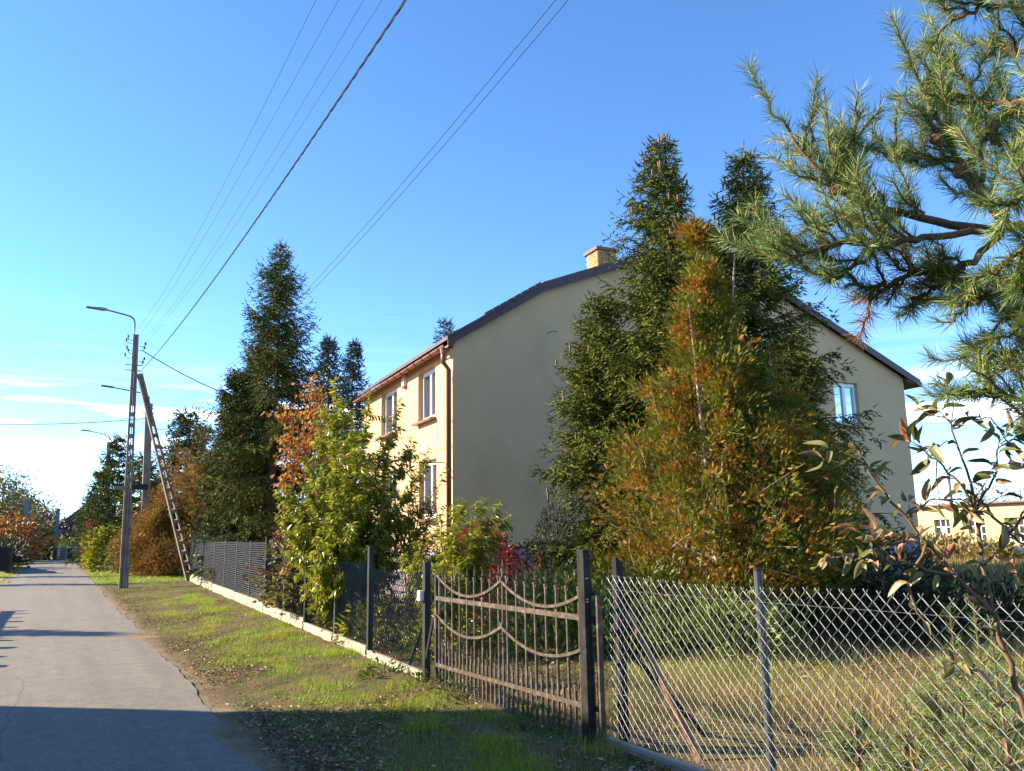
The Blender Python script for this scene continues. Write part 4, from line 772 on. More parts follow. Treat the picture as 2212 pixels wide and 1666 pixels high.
bushy(t, b, [(0.1, 0.7), (0.9, 1.0), (1.6, 0.8), (2.2, 0.3)], 2600, 'litter', 47, (0.07, 0.11), 0.5, tmpl=T_LEAF, limbs=60, bark='twig', lump=0.3)
# low leafy plants along the inside of the fence
for i, (x, y, r_, hh, mt, lab) in enumerate([(4.45, 12.0, 0.55, 0.85, 'peach', 'low leafy plant behind the mesh, left of the black end post'), (4.5, 13.4, 0.6, 1.1, 'birch', 'straggly yellow-green plant behind the mesh under the fruit tree'), (4.75, 10.4, 0.5, 0.7, 'peach', 'small leafy plant behind the nearest mesh bay'), (4.7, 17.2, 0.7, 1.2, 'birch', 'straggly plant behind the third mesh bay')]):
    t = thing('garden_plant', (x, y, 0), lab, 'plant', 'plants inside the fence'); bushy(t, (x, y, 0), [(0.05, r_ * 0.7), (hh * 0.5, r_), (hh, r_ * 0.3)], 900 if mt != 'red' else 260, mt, 80 + i, (0.07, 0.12), 0.35, tmpl=T_LEAF, limbs=16, bark='twig')
# big spruces at the left
tp = at(607, 528, 30); b = (tp[0], tp[1], 0); t = thing('spruce_tree', b, 'tallest dark spruce left of the house, behind the long fence', 'tree')
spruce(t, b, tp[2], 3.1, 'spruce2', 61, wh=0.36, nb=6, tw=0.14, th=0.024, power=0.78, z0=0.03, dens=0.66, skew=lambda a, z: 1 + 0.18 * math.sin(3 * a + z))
tp = at(512, 805, 31); b = (tp[0], tp[1], 0); t = thing('spruce_tree', b, 'shorter spruce with sunlit left side beside the tallest left spruce', 'tree')
spruce(t, b, tp[2], 1.35, 'brightgreen', 62, wh=0.34, nb=6, tw=0.135, th=0.024, power=0.5, z0=0.03, dens=1.1)
tp = at(560, 740, 33); b = (tp[0], tp[1], 0); t = thing('spruce_tree', b, 'dark spruce filling in between the tallest left spruce and the sunlit one', 'tree')
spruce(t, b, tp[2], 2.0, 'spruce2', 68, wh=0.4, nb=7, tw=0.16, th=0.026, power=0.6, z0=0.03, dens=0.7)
for i, (px, py, dd, lab) in enumerate([(713, 728, 37, 'blue spruce top left of two behind the orange tree'), (764, 738, 38, 'blue spruce top right of two, next to the roof')]):
    tp = at(px, py, dd); b = (tp[0], tp[1], 0); t = thing('blue_spruce', b, lab, 'tree', 'blue spruces behind the house'); spruce(t, b, tp[2], 2.0, 'bluespruce', 63 + i, wh=0.36, nb=6, tw=0.2, th=0.038, droop=0.1, power=0.85, dens=0.42)
tp = at(962, 690, 33); b = (tp[0], tp[1], 0); t = thing('blue_spruce', b, 'thin conifer tip poking up above the gutter corner', 'tree'); spruce(t, b, tp[2], 1.6, 'bluespruce', 66, wh=0.36, nb=5, tw=0.17, th=0.026, droop=0.1, z0=0.5, dens=0.7)
# brown thuja hedge and pine behind the strut
for i, (px, dd, top, r_, lab) in enumerate([(432, 45, 925, 2.1, 'tall rust-brown thuja right of the leaning strut'), (385, 44, 1045, 1.8, 'rust-brown thuja crossed by the leaning strut'), (345, 43, 1100, 1.6, 'lowest rust-brown thuja left of the leaning strut'), (462, 42, 985, 1.8, 'rust-brown thuja nearest the left end of the mesh fence')]):
    tp = at(px, top, dd); h = tp[2]; b = (tp[0], tp[1], 0); t = thing('brown_thuja', b, lab, 'tree', 'brown thujas by the strut')
    bushy(t, b, [(0.0, r_), (h * 0.3, r_ * 1.05), (h * 0.6, r_ * 0.85), (h * 0.85, r_ * 0.5), (h, 0.1)], 8000, 'brownthuja', 90 + i, (0.17, 0.30), 0.5, limbs=70, lump=0.25, bough=True)
tp = at(412, 905, 52); b = (tp[0], tp[1], 0); t = thing('pine_tree', b, 'dark pine showing behind the brown thujas', 'tree'); spruce(t, b, tp[2] + 0.3, 2.6, 'spruce2', 95, wh=0.5, nb=6, tw=0.24, th=0.05, droop=-0.2, dens=0.4, power=0.5)
t = thing('brown_bush', (4.6, 41.0, 0), 'low rust-brown bush at the foot of the strut', 'shrub'); bushy(t, (4.6, 41.0, 0), [(0.0, 1.1), (0.6, 1.2), (1.2, 0.9), (1.6, 0.2)], 4200, 'brownthuja', 96, (0.12, 0.2), 0.5, limbs=30)

# ================================================================== utility poles
def lattice(mb, a, b, w0, w1, thk, n, side, solid_top=0.0, solid_bot=0.0):
    """ladder-type concrete leg from a (bottom) to b (top): two chords with rungs; side = direction across"""
    a, b = np.array(a, float), np.array(b, float); d = unit(b - a); L = np.linalg.norm(b - a); side = np.array(side, float); out = np.cross(d, side)
    wd = lambda s: w0 + (w1 - w0) * s
    for sg in (1, -1):
        pa, pb = a + side * sg * (w0 - 0.035), b + side * sg * (w1 - 0.035); mb.bar(pa, pb, 0.035, thk, upv=out)
    for i in range(n + 1):
        s = solid_bot + (1 - solid_top - solid_bot) * i / n; c = a + d * L * s; mb.box(c, (wd(s) - 0.068, 0.07, thk * 0.95), side, d, out)
    for s0, s1 in ((0, solid_bot), (1 - solid_top, 1)):
        if s1 - s0 > 1e-3: c = a + d * L * (s0 + s1) / 2; mb.box(c, (wd((s0 + s1) / 2) - 0.068, L * (s1 - s0) / 2, thk * 0.45), side, d, out)
PB = np.array([2.20, 32.68, 0]); PT = np.array([2.03, 32.7, 9.35])
pole = thing('utility_pole', PB, 'ladder-shaped concrete power pole with street lamp and leaning strut', 'utility pole')
mb = MB(); lattice(mb, PB - [0, 0, 0.1], PT, 0.155, 0.095, 0.075, 8, (1, 0, 0), solid_top=0.28, solid_bot=0.38); mb.build('pole_leg', M['poleconc'], pole)
SB = np.array([5.15, 37.6, 0.1]); SB = at(413, 1245, 35.5); SB[2] = 0.0; ST = np.array([2.28, 32.75, 7.75])
mb = MB(); sd_ = unit(np.cross(ST - SB, [0.25, -0.97, 0])); lattice(mb, SB, ST, 0.16, 0.10, 0.075, 14, -unit(np.cross(unit(ST - SB), unit(np.array([0.15, -1, 0.0])))), solid_top=0.22, solid_bot=0.05); mb.build('strut_leg', M['poleconc'], pole)
MB().bar((2.02, 32.62, 7.72), (2.36, 32.66, 7.82), 0.05, 0.06).build('strut_clamp', M['steel'], pole)
# street lamp arm: rises from the pole top, bends over the road
p0 = PT + np.array([-0.06, 0, -0.25]); arm = [p0, p0 + [0, 0, 0.55], p0 + [-0.01, 0, 0.72], p0 + [-0.06, 0, 0.86], p0 + [-0.16, 0, 0.93], p0 + [-0.32, 0, 0.97], p0 + [-1.02, 0, 1.10]]
ar = MB().tube(arm, 0.03, 8).build('lamp_arm', M['steel'], pole, smooth=True)
he = arm[-1]; hb = MB()
prof = [(0.05, 0.045, 0.035), (-0.12, 0.075, 0.05), (-0.25, 0.07, 0.045), (-0.33, 0.095, 0.03), (-0.6, 0.085, 0.025), (-0.66, 0.05, 0.015)]
for dx, wy, wz in prof:
    for sy, sz in ((-1, -1), (1, -1), (1, 1), (-1, 1)): hb.v.append(tuple(he + [dx, sy * wy, sz * wz + 0.05 * (-dx) * 0.5]))
for i in range(len(prof) - 1):
    for k in range(4): j = (k + 1) % 4; hb.f.append((i * 4 + k, i * 4 + j, i * 4 + 4 + j, i * 4 + 4 + k))
hb.f += [(0, 1, 2, 3), tuple(range(23, 19, -1))]; hb.build('lamp_head', M['lamp'], ar)
# brackets with insulators
def insul(p, sx, parent):
    p = np.array(p, float); mb = MB(); mb.tube([p, p + [0.16 * sx, -0.05, 0.0], p + [0.19 * sx, -0.05, 0.09]], 0.012, 5); mb.build('bracket', M['steel'], parent)
    q = p + np.array([0.19 * sx, -0.05, 0.07]); MB().tube([q, q + [0, 0, 0.02], q + [0, 0, 0.05], q + [0, 0, 0.09], q + [0, 0, 0.12]], [0.02, 0.042, 0.03, 0.035, 0.012], 8).build('insulator', M['insul'], parent)
for z, sx, kx in ((9.10, -1, 0.0), (8.98, -1, 0.05), (8.70, -1, 0.02), (8.58, -1, -0.03), (8.88, 1, 0.03), (8.72, 1, 0.0), (8.30, 1, 0.02), (8.16, 1, -0.02), (8.40, -1, 0.06)): insul((2.05 + (0.1 + kx) * sx, 32.62, z), sx, pole)
MB().tube([(1.80, 32.5, 9.1), (1.62, 32.4, 8.95), (1.66, 32.4, 8.75), (1.82, 32.5, 8.68)], 0.008, 4).build('jumper_wire', M['cable'], pole)
for z in (7.95, 8.15): MB().bar((1.72, 32.6, z), (2.32, 32.6, z), 0.014).build('cross_arm', M['steel'], pole)
for z in (8.45, 7.3, 2.0, 1.3, 0.72, 2.7): MB().box((2.2 - 0.18 * z / 9.35, 32.66, z), (0.168 - 0.007 * z, 0.09, 0.018)).build('band', M['steel'], pole)
MB().box((2.52, 32.60, 3.62), (0.26, 0.12, 0.10)).build('junction_box', M['black'], pole)
MB().box((1.86, 32.58, 3.58), (0.22, 0.10, 0.06)).build('cable_coil', M['steel'], pole)
MB().tube([(2.05, 32.56, 7.9), (2.10, 32.55, 5.0), (2.14, 32.55, 3.7), (2.2, 32.5, 0.1)], 0.018, 5).build('conduit', M['steel'], pole)
def solid_pole(px_b, px_t, dist, name, label, mat, arm_dx, r0=0.17, r1=0.10, group=None, z_lean=0):
    tp = at(*px_t, dist); bt = at(*px_b, dist); bt[2] = 0; t = thing(name, bt, label, 'utility pole', group); mb = MB()
    mb.bar(bt, tp, r0 * 0.75, r0 * 0.6, upv=(0, 1, 0)); mb.build('pole', M[mat], t)
    if arm_dx:
        q = [tp, tp + [0, 0, 0.35], tp + [arm_dx * 0.2, 0, 0.55], tp + [arm_dx, 0, 0.75]]; a = MB().tube(q, 0.035, 6).build('lamp_arm', M['steel'], t); e_ = q[-1]; sgn = 1 if arm_dx > 0 else -1
        MB().prism([e_ + [0, -0.09, -0.03], e_ + [0, 0.09, -0.03], e_ + [0, 0.07, 0.06], e_ + [0, -0.07, 0.06]], (0.6 * sgn, 0, 0.05)).build('lamp_head', M['lamp'], a)
    for z in (0.25, 0.5): MB().bar(tp + [-0.3, 0, -z], tp + [0.3, 0, -z], 0.02).build('cross_arm', M['steel'], t)
    return t, tp
P2, P2T = solid_pole((309, 1240), (322, 872), 46.8, 'utility_pole', 'plain grey concrete pole behind the top of the leaning strut', 'poleconc', -1.75, 0.24)
P3, P3T = solid_pole((222, 1200), (236, 955), 66, 'utility_pole', 'lamp pole half hidden by the dark spruces left of the ladder pole', 'poleconc', -1.3, 0.2)
P4, P4T = solid_pole((52, 1200), (58, 1078), 84, 'utility_pole', 'leaning grey pole at the far left roadside, without lamp', 'palepole', 0, 0.26)
P5, P5T = solid_pole((119, 1192), (126, 1098), 96, 'utility_pole', 'far pale lamp post whose arm points right over the road end', 'palepole', 1.9, 0.24)
P6, P6T = solid_pole((87, 1195), (91, 1130), 150, 'utility_pole', 'faintest pole between the two far left ones', 'palepole', 0, 0.24)
# ------------------------------------------------------------------ overhead lines
def wire(name, label, pts, r, mat, sag=True, grp='overhead lines', twist=False):
    pts = [np.array(p, float) for p in pts]
    if len(pts) == 3:                          # parabola through three points, in the along-road coordinate
        ys = [p[1] for p in pts]; t = np.linspace(ys[0], -14, 40); Ls = []
        out = np.zeros((40, 3)); out[:, 1] = t
        for c in (0, 2): out[:, c] = np.polyval(np.polyfit(ys, [p[c] for p in pts], 2 if c == 2 else 1), t)
    else:
        s = np.linspace(0, 1, 24)[:, None]; out = pts[0] * (1 - s) + pts[1] * s; out[:, 2] -= (4 * s[:, 0] * (1 - s[:, 0])) * (0.02 * np.linalg.norm(pts[1] - pts[0]) if sag else 0)
    mb = MB()
    if twist:
        i = np.linspace(0, len(out) - 1, 600); a = i.astype(int); a = np.minimum(a, len(out) - 2); f = (i - a)[:, None]; fine = out[a] * (1 - f) + out[a + 1] * f
        for ph in (0, 2.09, 4.19): w_ = np.arange(600) * 0.62 + ph; mb.tube(fine + np.stack([np.cos(w_), np.zeros(600), np.sin(w_)], 1) * r * 0.75, r * 0.6, 4, False)
    else: mb.tube(out, r, 5, False)
    return tag(mb.build(name, M[mat], None, out[len(out) // 2]), label, 'cable', grp)
def rp(x, y, z): return GP(x, y, z)
wire('twisted_cable', 'thick twisted cable from the lower brackets of the ladder pole, rightmost of its bundle', [(2.24, 32.6, 7.9), rp(600, 390, 6.75), rp(888, 5, 6.7)], 0.011, 'alu', twist=True)
for i, (x0, z0, m1, t1, lab) in enumerate([(1.85, 9.2, (430, 440), (720, 0), 'thin bare wire, leftmost of the four on the ladder pole'), (1.86, 8.8, (480, 400), (762, 0), 'thin bare wire, second from the left on the ladder pole'), (2.24, 9.05, (520, 395), (820, 0), 'thin bare wire, third from the left on the ladder pole'), (2.25, 8.85, (545, 385), (862, 0), 'thin bare wire running just left of the twisted cable')]):
    wire('bare_wire', lab, [(x0, 32.6, z0), rp(*m1, 7.35), rp(*t1, 7.25)], 0.003, 'alu')
wire('service_cable', 'thin dark cable, lower of the pair passing over the big left spruce', [P2T + [0.25, 0, -0.45], rp(900, 340, 7.7), rp(1270, 0, 8.1)], 0.0045, 'cable')
wire('service_cable', 'thin dark cable, upper of the pair passing over the big left spruce', [P2T + [0.25, 0, -0.2], rp(900, 324, 7.9), rp(1236, 0, 8.3)], 0.0045, 'cable')
wire('house_cable', 'dark cable dropping from the ladder pole into the big left spruce', [(2.26, 32.6, 8.75), at(468, 843, 31)], 0.018, 'cable')
wire('house_cable', 'dark cable from the grey pole into the dark pine', [P2T + [0.2, 0, -1.35], at(440, 914, 42)], 0.022, 'cable')
wire('crossing_cable', 'dark cable crossing the white cloud at the far left', [at(330, 902, 46.5), at(-60, 915, 46)], 0.02, 'cable')
wire('far_cable', 'faint cable sloping between the ladder pole and the lamp pole behind it', [P3T + [0.2, 0, -0.3], P2T + [-0.2, 0, -1.0]], 0.012, 'cable')

# ================================================================== left distance
for i, (px, py, dd, r_, mt, lab) in enumerate([(250, 945, 60, 2.7, 'spruce2', 'dark spruce directly behind the ladder pole, tallest of the far row'), (215, 1020, 70, 2.3, 'spruce2', 'dark spruce at the road end side of the far row'), (300, 985, 52, 2.2, 'spruce', 'spruce right of the ladder pole, before the grey pole'), (335, 1030, 50, 2.1, 'spruce2', 'spruce between grey pole and brown thujas'), (188, 1075, 78, 1.9, 'spruce', 'low spruce nearest the far road end')]):
    tp = at(px, py, dd); b = (tp[0] + 0.3, tp[1], 0); t = thing('far_spruce', b, lab, 'tree', 'far spruces on the right roadside'); spruce(t, b, tp[2], r_, mt, 110 + i, wh=0.55, nb=6, tw=0.30, th=0.045, power=0.7, z0=0.02 if i in (2, 3) else 0.16, dens=0.55)
def px_bush(name, lab, px, ytop, ybot, dd, r_, mat, n, seed, size=(0.22, 0.38), tmpl=T_LEAF, prof=None, grp=None, cat='shrub', sq=(1, 1)):
    tp = at(px, ytop, dd); b = np.array([tp[0], tp[1], 0]); h = max(tp[2], 0.4); t = thing(name, b, lab, cat, grp)
    bushy(t, b, prof or [(0.0, r_ * 0.8), (h * 0.4, r_), (h * 0.8, r_ * 0.75), (h, r_ * 0.2)], n, mat, seed, size, 0.6, tmpl=tmpl, limbs=16, lump=0.3, squash=sq); return t
px_bush('creeper_column', 'column of red creeper on a post beside the far driveway', 206, 1130, 1225, 60, 0.42, 'creeper', 1500, 130, (0.11, 0.19), prof=[(0.0, 0.7), (0.6, 0.45), (2.0, 0.4), (2.9, 0.3), (3.1, 0.05)])
px_bush('creeper_patch', 'red creeper low on the hedge right of the ladder pole', 300, 1100, 1225, 47, 0.5, 'creeper', 1100, 131, (0.11, 0.18))
px_bush('bright_hedge', 'bright yellow-green hedge bush left of the ladder pole', 238, 1140, 1225, 58, 1.15, 'yellowgreen', 2600, 132, (0.16, 0.26))
px_bush('hedge_bush', 'grey-green climbing bush right of the ladder pole foot', 285, 1150, 1235, 48, 0.75, 'birch', 1900, 133, (0.15, 0.25))
px_bush('hedge_bush', 'dark bush at the end of the far wall', 72, 1180, 1210, 93, 1.5, 'darkthuja', 1600, 134, (0.25, 0.4), T_SPRAY)
px_bush('round_bush', 'clipped round green bush behind the far wall', 140, 1165, 1200, 104, 1.3, 'juniper', 900, 135, (0.25, 0.4), T_SPRAY)
px_bush('plum_bush', 'dark purple bush behind the far lamp post', 122, 1120, 1190, 112, 2.4, 'purple', 1300, 136, (0.3, 0.5))
for i, (px, yt, dd, r_, mt, lab) in enumerate([(8, 1030, 90, 4.2, 'birch', 'pale thin-leaved tree at the far left edge'), (38, 1062, 98, 3.4, 'birch', 'pale thin-leaved tree right of the far left one'), (82, 1085, 120, 4.0, 'birch', 'greenish tree behind the far pale poles'), (100, 1112, 150, 4.0, 'juniper', 'small distant tree left of the far lamp post')]):
    tp = at(px, yt, dd); b = np.array([tp[0], tp[1], 0]); t = thing('far_tree', b, lab, 'tree', 'pale trees far left'); leafy_tree(t, b, tp[2], r_, 2900, mt, 140 + i, (0.2, 0.38), 36, z0=0.12)
for i, (px, yt, dd, r_, mt, lab) in enumerate([(10, 1125, 80, 2.6, 'orangehedge', 'orange autumn hedge bush at the far left edge'), (34, 1118, 88, 2.2, 'orangehedge', 'orange autumn hedge bush left of the leaning grey pole'), (62, 1140, 96, 1.8, 'birch', 'olive hedge bush right of the leaning grey pole'), (88, 1145, 112, 1.8, 'birch', 'olive hedge bush left of the far lamp post')]):
    px_bush('hedge_bush', lab, px, yt, 1200, dd, r_, mt, 2000, 150 + i, (0.28, 0.45), grp='hedge bushes far left')
# far wood closing the road
wd = []
r9 = np.random.default_rng(5)
for k in range(260):
    x = r9.uniform(-130, 420); y = r9.uniform(300, 360); h = r9.uniform(6, 11); m = 24; c = np.array([x, y, h * 0.55]); wd.append(c + r9.normal(0, 1, (m, 3)) * np.array([3.6, 2.5, h * 0.25]))
P = np.concatenate(wd); P[:, 2] = np.abs(P[:, 2]); m = len(P); S = r9.uniform(1.2, 2.4, m); V, Fa = inst(*T_LEAF, P, r9.normal(size=(m, 3)), r9.normal(size=(m, 3)), S, S * 0.8)
o = npobj('far_wood', V, Fa, M['juniper'], org=(0, 330, 0)); tag(o, 'low distant wood along the horizon', 'wood'); o['kind'] = 'stuff'
# cream wall with gates at the road end
M['cream'] = surf('cream_wall', (0.52, 0.43, 0.32), (0.58, 0.49, 0.37), 2, 0.9)
W0, W1 = at(96, 1196, 101), at(182, 1193, 90); W0[2] = W1[2] = 0; dv = unit(W1 - W0); Lw = np.linalg.norm(W1 - W0); nv = np.array([dv[1], -dv[0], 0])
fw_ = thing('wall_with_gates', (W0 + W1) / 2, 'cream wall with grey gates closing the far end of the road', 'wall')
for i, (s0, s1, kind) in enumerate([(0.0, 0.30, 'w'), (0.30, 0.42, 'w2'), (0.44, 0.60, 'w'), (0.60, 0.76, 'g'), (0.76, 0.81, 'w'), (0.81, 0.95, 'g'), (0.95, 1.0, 'w')]):
    a, b_ = W0 + dv * Lw * s0, W0 + dv * Lw * s1; c = (a + b_) / 2; L = Lw * (s1 - s0)
    if kind[0] == 'w': MB().box(c + [0, 0, 0.65], (L / 2 - 0.02, 0.13, 0.65), dv, nv).build('wall_section', M['cream'], fw_)
    else:
        g_ = MB(); [g_.box(a + dv * L * (k + 0.5) / 9 + [0, 0, 0.62], (L / 24, 0.02, 0.55), dv, nv) for k in range(9)]; g_.box(c + [0, 0, 1.12], (L / 2, 0.025, 0.04), dv, nv); g_.box(c + [0, 0, 0.15], (L / 2, 0.025, 0.04), dv, nv); g_.build('gate_leaf', M['greypost'], fw_)
# low far house with a steep dark roof behind the wall
fh = at(160, 1175, 118); fh[2] = 0; t = thing('far_house', fh, 'small far house with steep dark roof showing a white gable patch', 'house')
MB().box(fh + [0, 0, 1.3], (3.4, 4, 1.3)).build('wall', M['cream'], t)
MB().prism([fh + [-4.6, -4.3, 1.7], fh + [4.6, -4.3, 1.7], fh + [0.9, -4.3, 5.9], fh + [0.3, -4.3, 5.9]], (0, 8.6, 0)).build('roof', M['roof'], t)
MB().prism([fh + [-2.0, -4.45, 2.6], fh + [-0.4, -4.45, 2.8], fh + [0.0, -4.45, 3.6], fh + [-1.7, -4.45, 3.3]], (0, 0.1, 0)).build('white_panel', M['blue_sheet'], t)
# dark garden fence at the left edge
lf = at(18, 1200, 62); lf[2] = 0; t = thing('dark_fence', lf, 'dark overgrown plank fence at the left edge of the far roadside', 'fence')
for k in range(14):
    c = lf + np.array([-1.6 + 0.16 * k, 8.0 - 1.25 * k, 0]); MB().box(c + [0, 0, 0.75], (0.05, 0.55, 0.75 + 0.05 * math.sin(k * 2.0))).build('plank', M['black'], t)
px_bush('dark_hedge', 'dark clipped hedge along the plank fence at far left', 14, 1168, 1205, 64, 1.1, 'darkthuja', 2200, 160, (0.2, 0.34), T_SPRAY, sq=(0.9, 3.5))

# ================================================================== right distance: yellow building
M['yellow'] = surf('yellow_plaster', (0.46, 0.345, 0.19), (0.52, 0.395, 0.22), 0.7, 0.9, c3=(0.38, 0.26, 0.12), s3=0.3)
YA, YB = at(1960, 1190, 63), at(2212, 1190, 57.5); YA[2] = YB[2] = 0; yd = unit(YB - YA); yn = np.array([yd[1], -yd[0], 0]); YH = 3.08
if yn @ YA > 0: yn = -yn
yb = thing('yellow_building', YA, 'long low yellow building with gridded factory windows behind the house', 'building')
def yp(a, z): return YA + yd * a + ZZ * z
ops = []
a1 = float((at(2040, 1150, 62) - YA) @ yd); a2 = float((at(2097, 1150, 62) - YA) @ yd); a3 = float((at(2164, 1150, 62) - YA) @ yd)
for a in (a1 - (a3 - a1), a1, a3, a3 + (a3 - a1), a3 + 2 * (a3 - a1)): ops.append((a, a + (a2 - a1) * 1.02, 0.72, 2.18))
mb = MB(); wall_face(mb, yp, -8, 24, 0, YH, ops, -yn * 0.22); mb.quad(*[YA + yd * a + ZZ * YH - yn * d for a, d in ((-8, 0), (24, 0), (24, 10), (-8, 10))]); mb.quad(*[YA + yd * -8 - yn * d + ZZ * z for d, z in ((0, 0), (10, 0), (10, YH), (0, YH))]); mb.build('wall', M['yellow'], yb)
MB().box(YA + yd * 8 + ZZ * (YH + 0.03) - yn * 4.8, (16.2, 5.2, 0.05), yd, yn).build('roof_edge', M['cap'], yb)
for (b0, b1, c0, c1) in ops:
    f = MB(); cx = lambda a, z: yp(a, z) - yn * 0.16
    for k in range(4): a = b0 + (b1 - b0) * k / 3; f.bar(cx(a, c0), cx(a, c1), 0.03)
    for k in range(4): z = c0 + (c1 - c0) * k / 3; f.bar(cx(b0, z), cx(b1, z), 0.03)
    wn = f.build('window', M['whitebox'], yb)
    for i in range(3):
        for k in range(3):
            q = [(b0 + (b1 - b0) * (i + ii) / 3, c0 + (c1 - c0) * (k + kk) / 3) for ii, kk in ((0, 0), (1, 0), (1, 1), (0, 1))]
            MB().prism([yp(*p) - yn * 0.17 for p in q], -yn * 0.01).build('pane', M['pvc'] if (i == 0 and k == 0) else (M['blue_sheet'] if k < 2 and (i + k) % 2 == 0 and b0 == a1 else M['glass']), wn)
tp = at(2048, 1025, 75); t = thing('utility_pole', (tp[0], tp[1], 0), 'thin pole behind the flat yellow building', 'utility pole'); MB().tube([(tp[0], tp[1], 0), tp], [0.16, 0.11], 8).build('pole', M['poleconc'], t); MB().bar(tp + [-0.7, 0, -0.3], tp + [0.7, 0, -0.3], 0.05).build('cross_arm', M['poleconc'], t)
wire('far_cable', 'faint cable running left from the thin pole behind the yellow building', [tp + [0, 0, -0.2], at(1900, 1050, 80)], 0.03, 'cable')
for i, (px, yt, dd, r_, lab) in enumerate([(2095, 1040, 95, 3.2, 'bare autumn tree behind the yellow building, left one'), (2150, 1050, 100, 3.4, 'bare autumn tree behind the yellow building, middle one'), (2200, 1045, 92, 3.0, 'bare autumn tree behind the yellow building at the right edge'), (2020, 1075, 110, 3.5, 'bare autumn tree just right of the house corner')]):
    tp = at(px, yt, dd); b = np.array([tp[0], tp[1], 0]); t = thing('bare_tree', b, lab, 'tree', 'bare trees behind the yellow building'); leafy_tree(t, b, tp[2], r_, 420, 'litter', 170 + i, (0.12, 0.25), 34, z0=0.2)
for i, (px, yt, dd, r_, lab) in enumerate([(2060, 1180, 50, 1.6, 'dry straw-coloured bush before the gridded windows'), (2010, 1175, 46, 1.3, 'dry straw-coloured bush right of the house corner'), (2130, 1195, 44, 1.7, 'low dry bush in the field at the right')]):
    px_bush('dry_bush', lab, px, yt, 1230, dd, r_, 'drygrass', 1500, 180 + i, (0.2, 0.36), grp='dry bushes in the field')

# ================================================================== foreground pine, right edge
pr = np.random.default_rng(301)
PN = {'pine': ([], [], []), 'pinebrown': ([], [], [])}
limb = MB()
def needles(pts, n, length, key='pine', a0=0.0):
    pts = np.asarray(pts, float); k = len(pts); s = pr.uniform(a0, 1, n) * (k - 1); i = np.minimum(s.astype(int), k - 2); f = (s - i)[:, None]; P = pts[i] * (1 - f) + pts[i + 1] * f; T = unit(pts[i + 1] - pts[i])
    d = unit(pr.normal(size=(n, 3))); d -= T * (d * T).sum(1)[:, None]; d = unit(d); ang = pr.uniform(0.5, 1.15, n)[:, None]
    PN[key][0].append(P); PN[key][1].append(T * np.cos(ang) + d * np.sin(ang) + np.array([0, 0, 0.06])); PN[key][2].append(length * pr.uniform(0.75, 1.15, n) * (0.75 + 0.25 * (s / (k - 1))))
def shoot(p, d, L, length=0.066, n=None, key='pine', curl=0.35):
    d = unit(np.asarray(d, float)); s = np.linspace(0, 1, 7); pts = p + d * (L * s)[:, None] + np.array([0, 0, 1.0]) * (curl * L * s ** 2)[:, None] + pr.normal(0, 0.006, (7, 3)); limb.tube(pts, np.linspace(0.0048, 0.0026, 7), 5)
    needles(pts, n or int(L * 1250), length, key, 0.02)
    return pts[-1]
def sp_(x, y, d): return at(x, y, d)
right = RW @ [1, 0, 0]; upc = RW @ [0, -1, 0]; fwd_c = RW @ [0, 0, 1]
def cdir(a, b, c=0.0): return right * a + upc * b + fwd_c * c
def branch(pts, r0, r1, side_n, L=(0.12, 0.22), key='pine', tip=True, bare=0.0, spread=1.0):
    P = np.array([sp_(*p) for p in pts]); n = 22; s = np.linspace(0, len(P) - 1, n); i = np.minimum(s.astype(int), len(P) - 2); f = (s - i)[:, None]; f = f * f * (3 - 2 * f) * 0.4 + f * 0.6; Q = P[i] * (1 - f) + P[i + 1] * f + pr.normal(0, 0.004, (n, 3)); limb.tube(Q, np.linspace(r0, r1, n), 7)
    T = unit(np.gradient(Q, axis=0))
    for k in range(side_n):
        j = int((bare + (1 - bare) * (k + pr.random()) / side_n) * (n - 2)); rd = pr.normal(size=3); rd -= T[j] * (rd @ T[j]); shoot(Q[j], T[j] * 0.9 + unit(rd) * spread + np.array([0, 0, 0.15]), pr.uniform(*L), key=key if pr.random() < 0.45 else 'pine')
    if tip: shoot(Q[-1], T[-1], L[1] * 1.1, key=key, curl=0.15)
    if r1 < 0.007: needles(Q, int(120), 0.07, key, 0.4)
branch([(2290, 465, 2.75), (2150, 498, 2.75), (2020, 480, 2.72), (1920, 455, 2.7), (1850, 430, 2.68), (1800, 405, 2.66), (1745, 345, 2.65), (1705, 290, 2.65)], 0.016, 0.005, 18, bare=0.35)
branch([(1805, 405, 2.66), (1830, 350, 2.7), (1835, 300, 2.7)], 0.007, 0.004, 9, (0.12, 0.2))
branch([(2120, 500, 2.74), (1990, 512, 2.6), (1900, 532, 2.58), (1820, 520, 2.56), (1745, 548, 2.55), (1690, 560, 2.55)], 0.012, 0.005, 14, bare=0.25)
branch([(1880, 535, 2.6), (1820, 590, 2.62), (1790, 610, 2.62)], 0.008, 0.005, 5, (0.12, 0.2))
branch([(1920, 455, 2.7), (1890, 500, 2.8), (1820, 470, 2.85), (1760, 500, 2.85)], 0.009, 0.005, 8, (0.12, 0.22))
branch([(2180, 492, 2.75), (2110, 420, 2.8), (2060, 330, 2.82), (2020, 250, 2.8), (1985, 180, 2.8)], 0.013, 0.006, 16, (0.11, 0.19), bare=0.15)
branch([(2070, 350, 2.82), (1985, 340, 2.9), (1930, 345, 2.9)], 0.008, 0.005, 6, (0.10, 0.18))
branch([(2120, 430, 2.8), (2120, 300, 2.9), (2090, 190, 2.95), (2050, 110, 2.95)], 0.010, 0.006, 11, (0.11, 0.19))
branch([(2290, 200, 2.7), (2190, 225, 2.75), (2100, 215, 2.8), (2040, 190, 2.8)], 0.011, 0.006, 11, (0.11, 0.18))
branch([(2290, 30, 2.8), (2200, 15, 2.85), (2120, 12, 2.85), (2050, 50, 2.85)], 0.012, 0.006, 9, (0.11, 0.19))
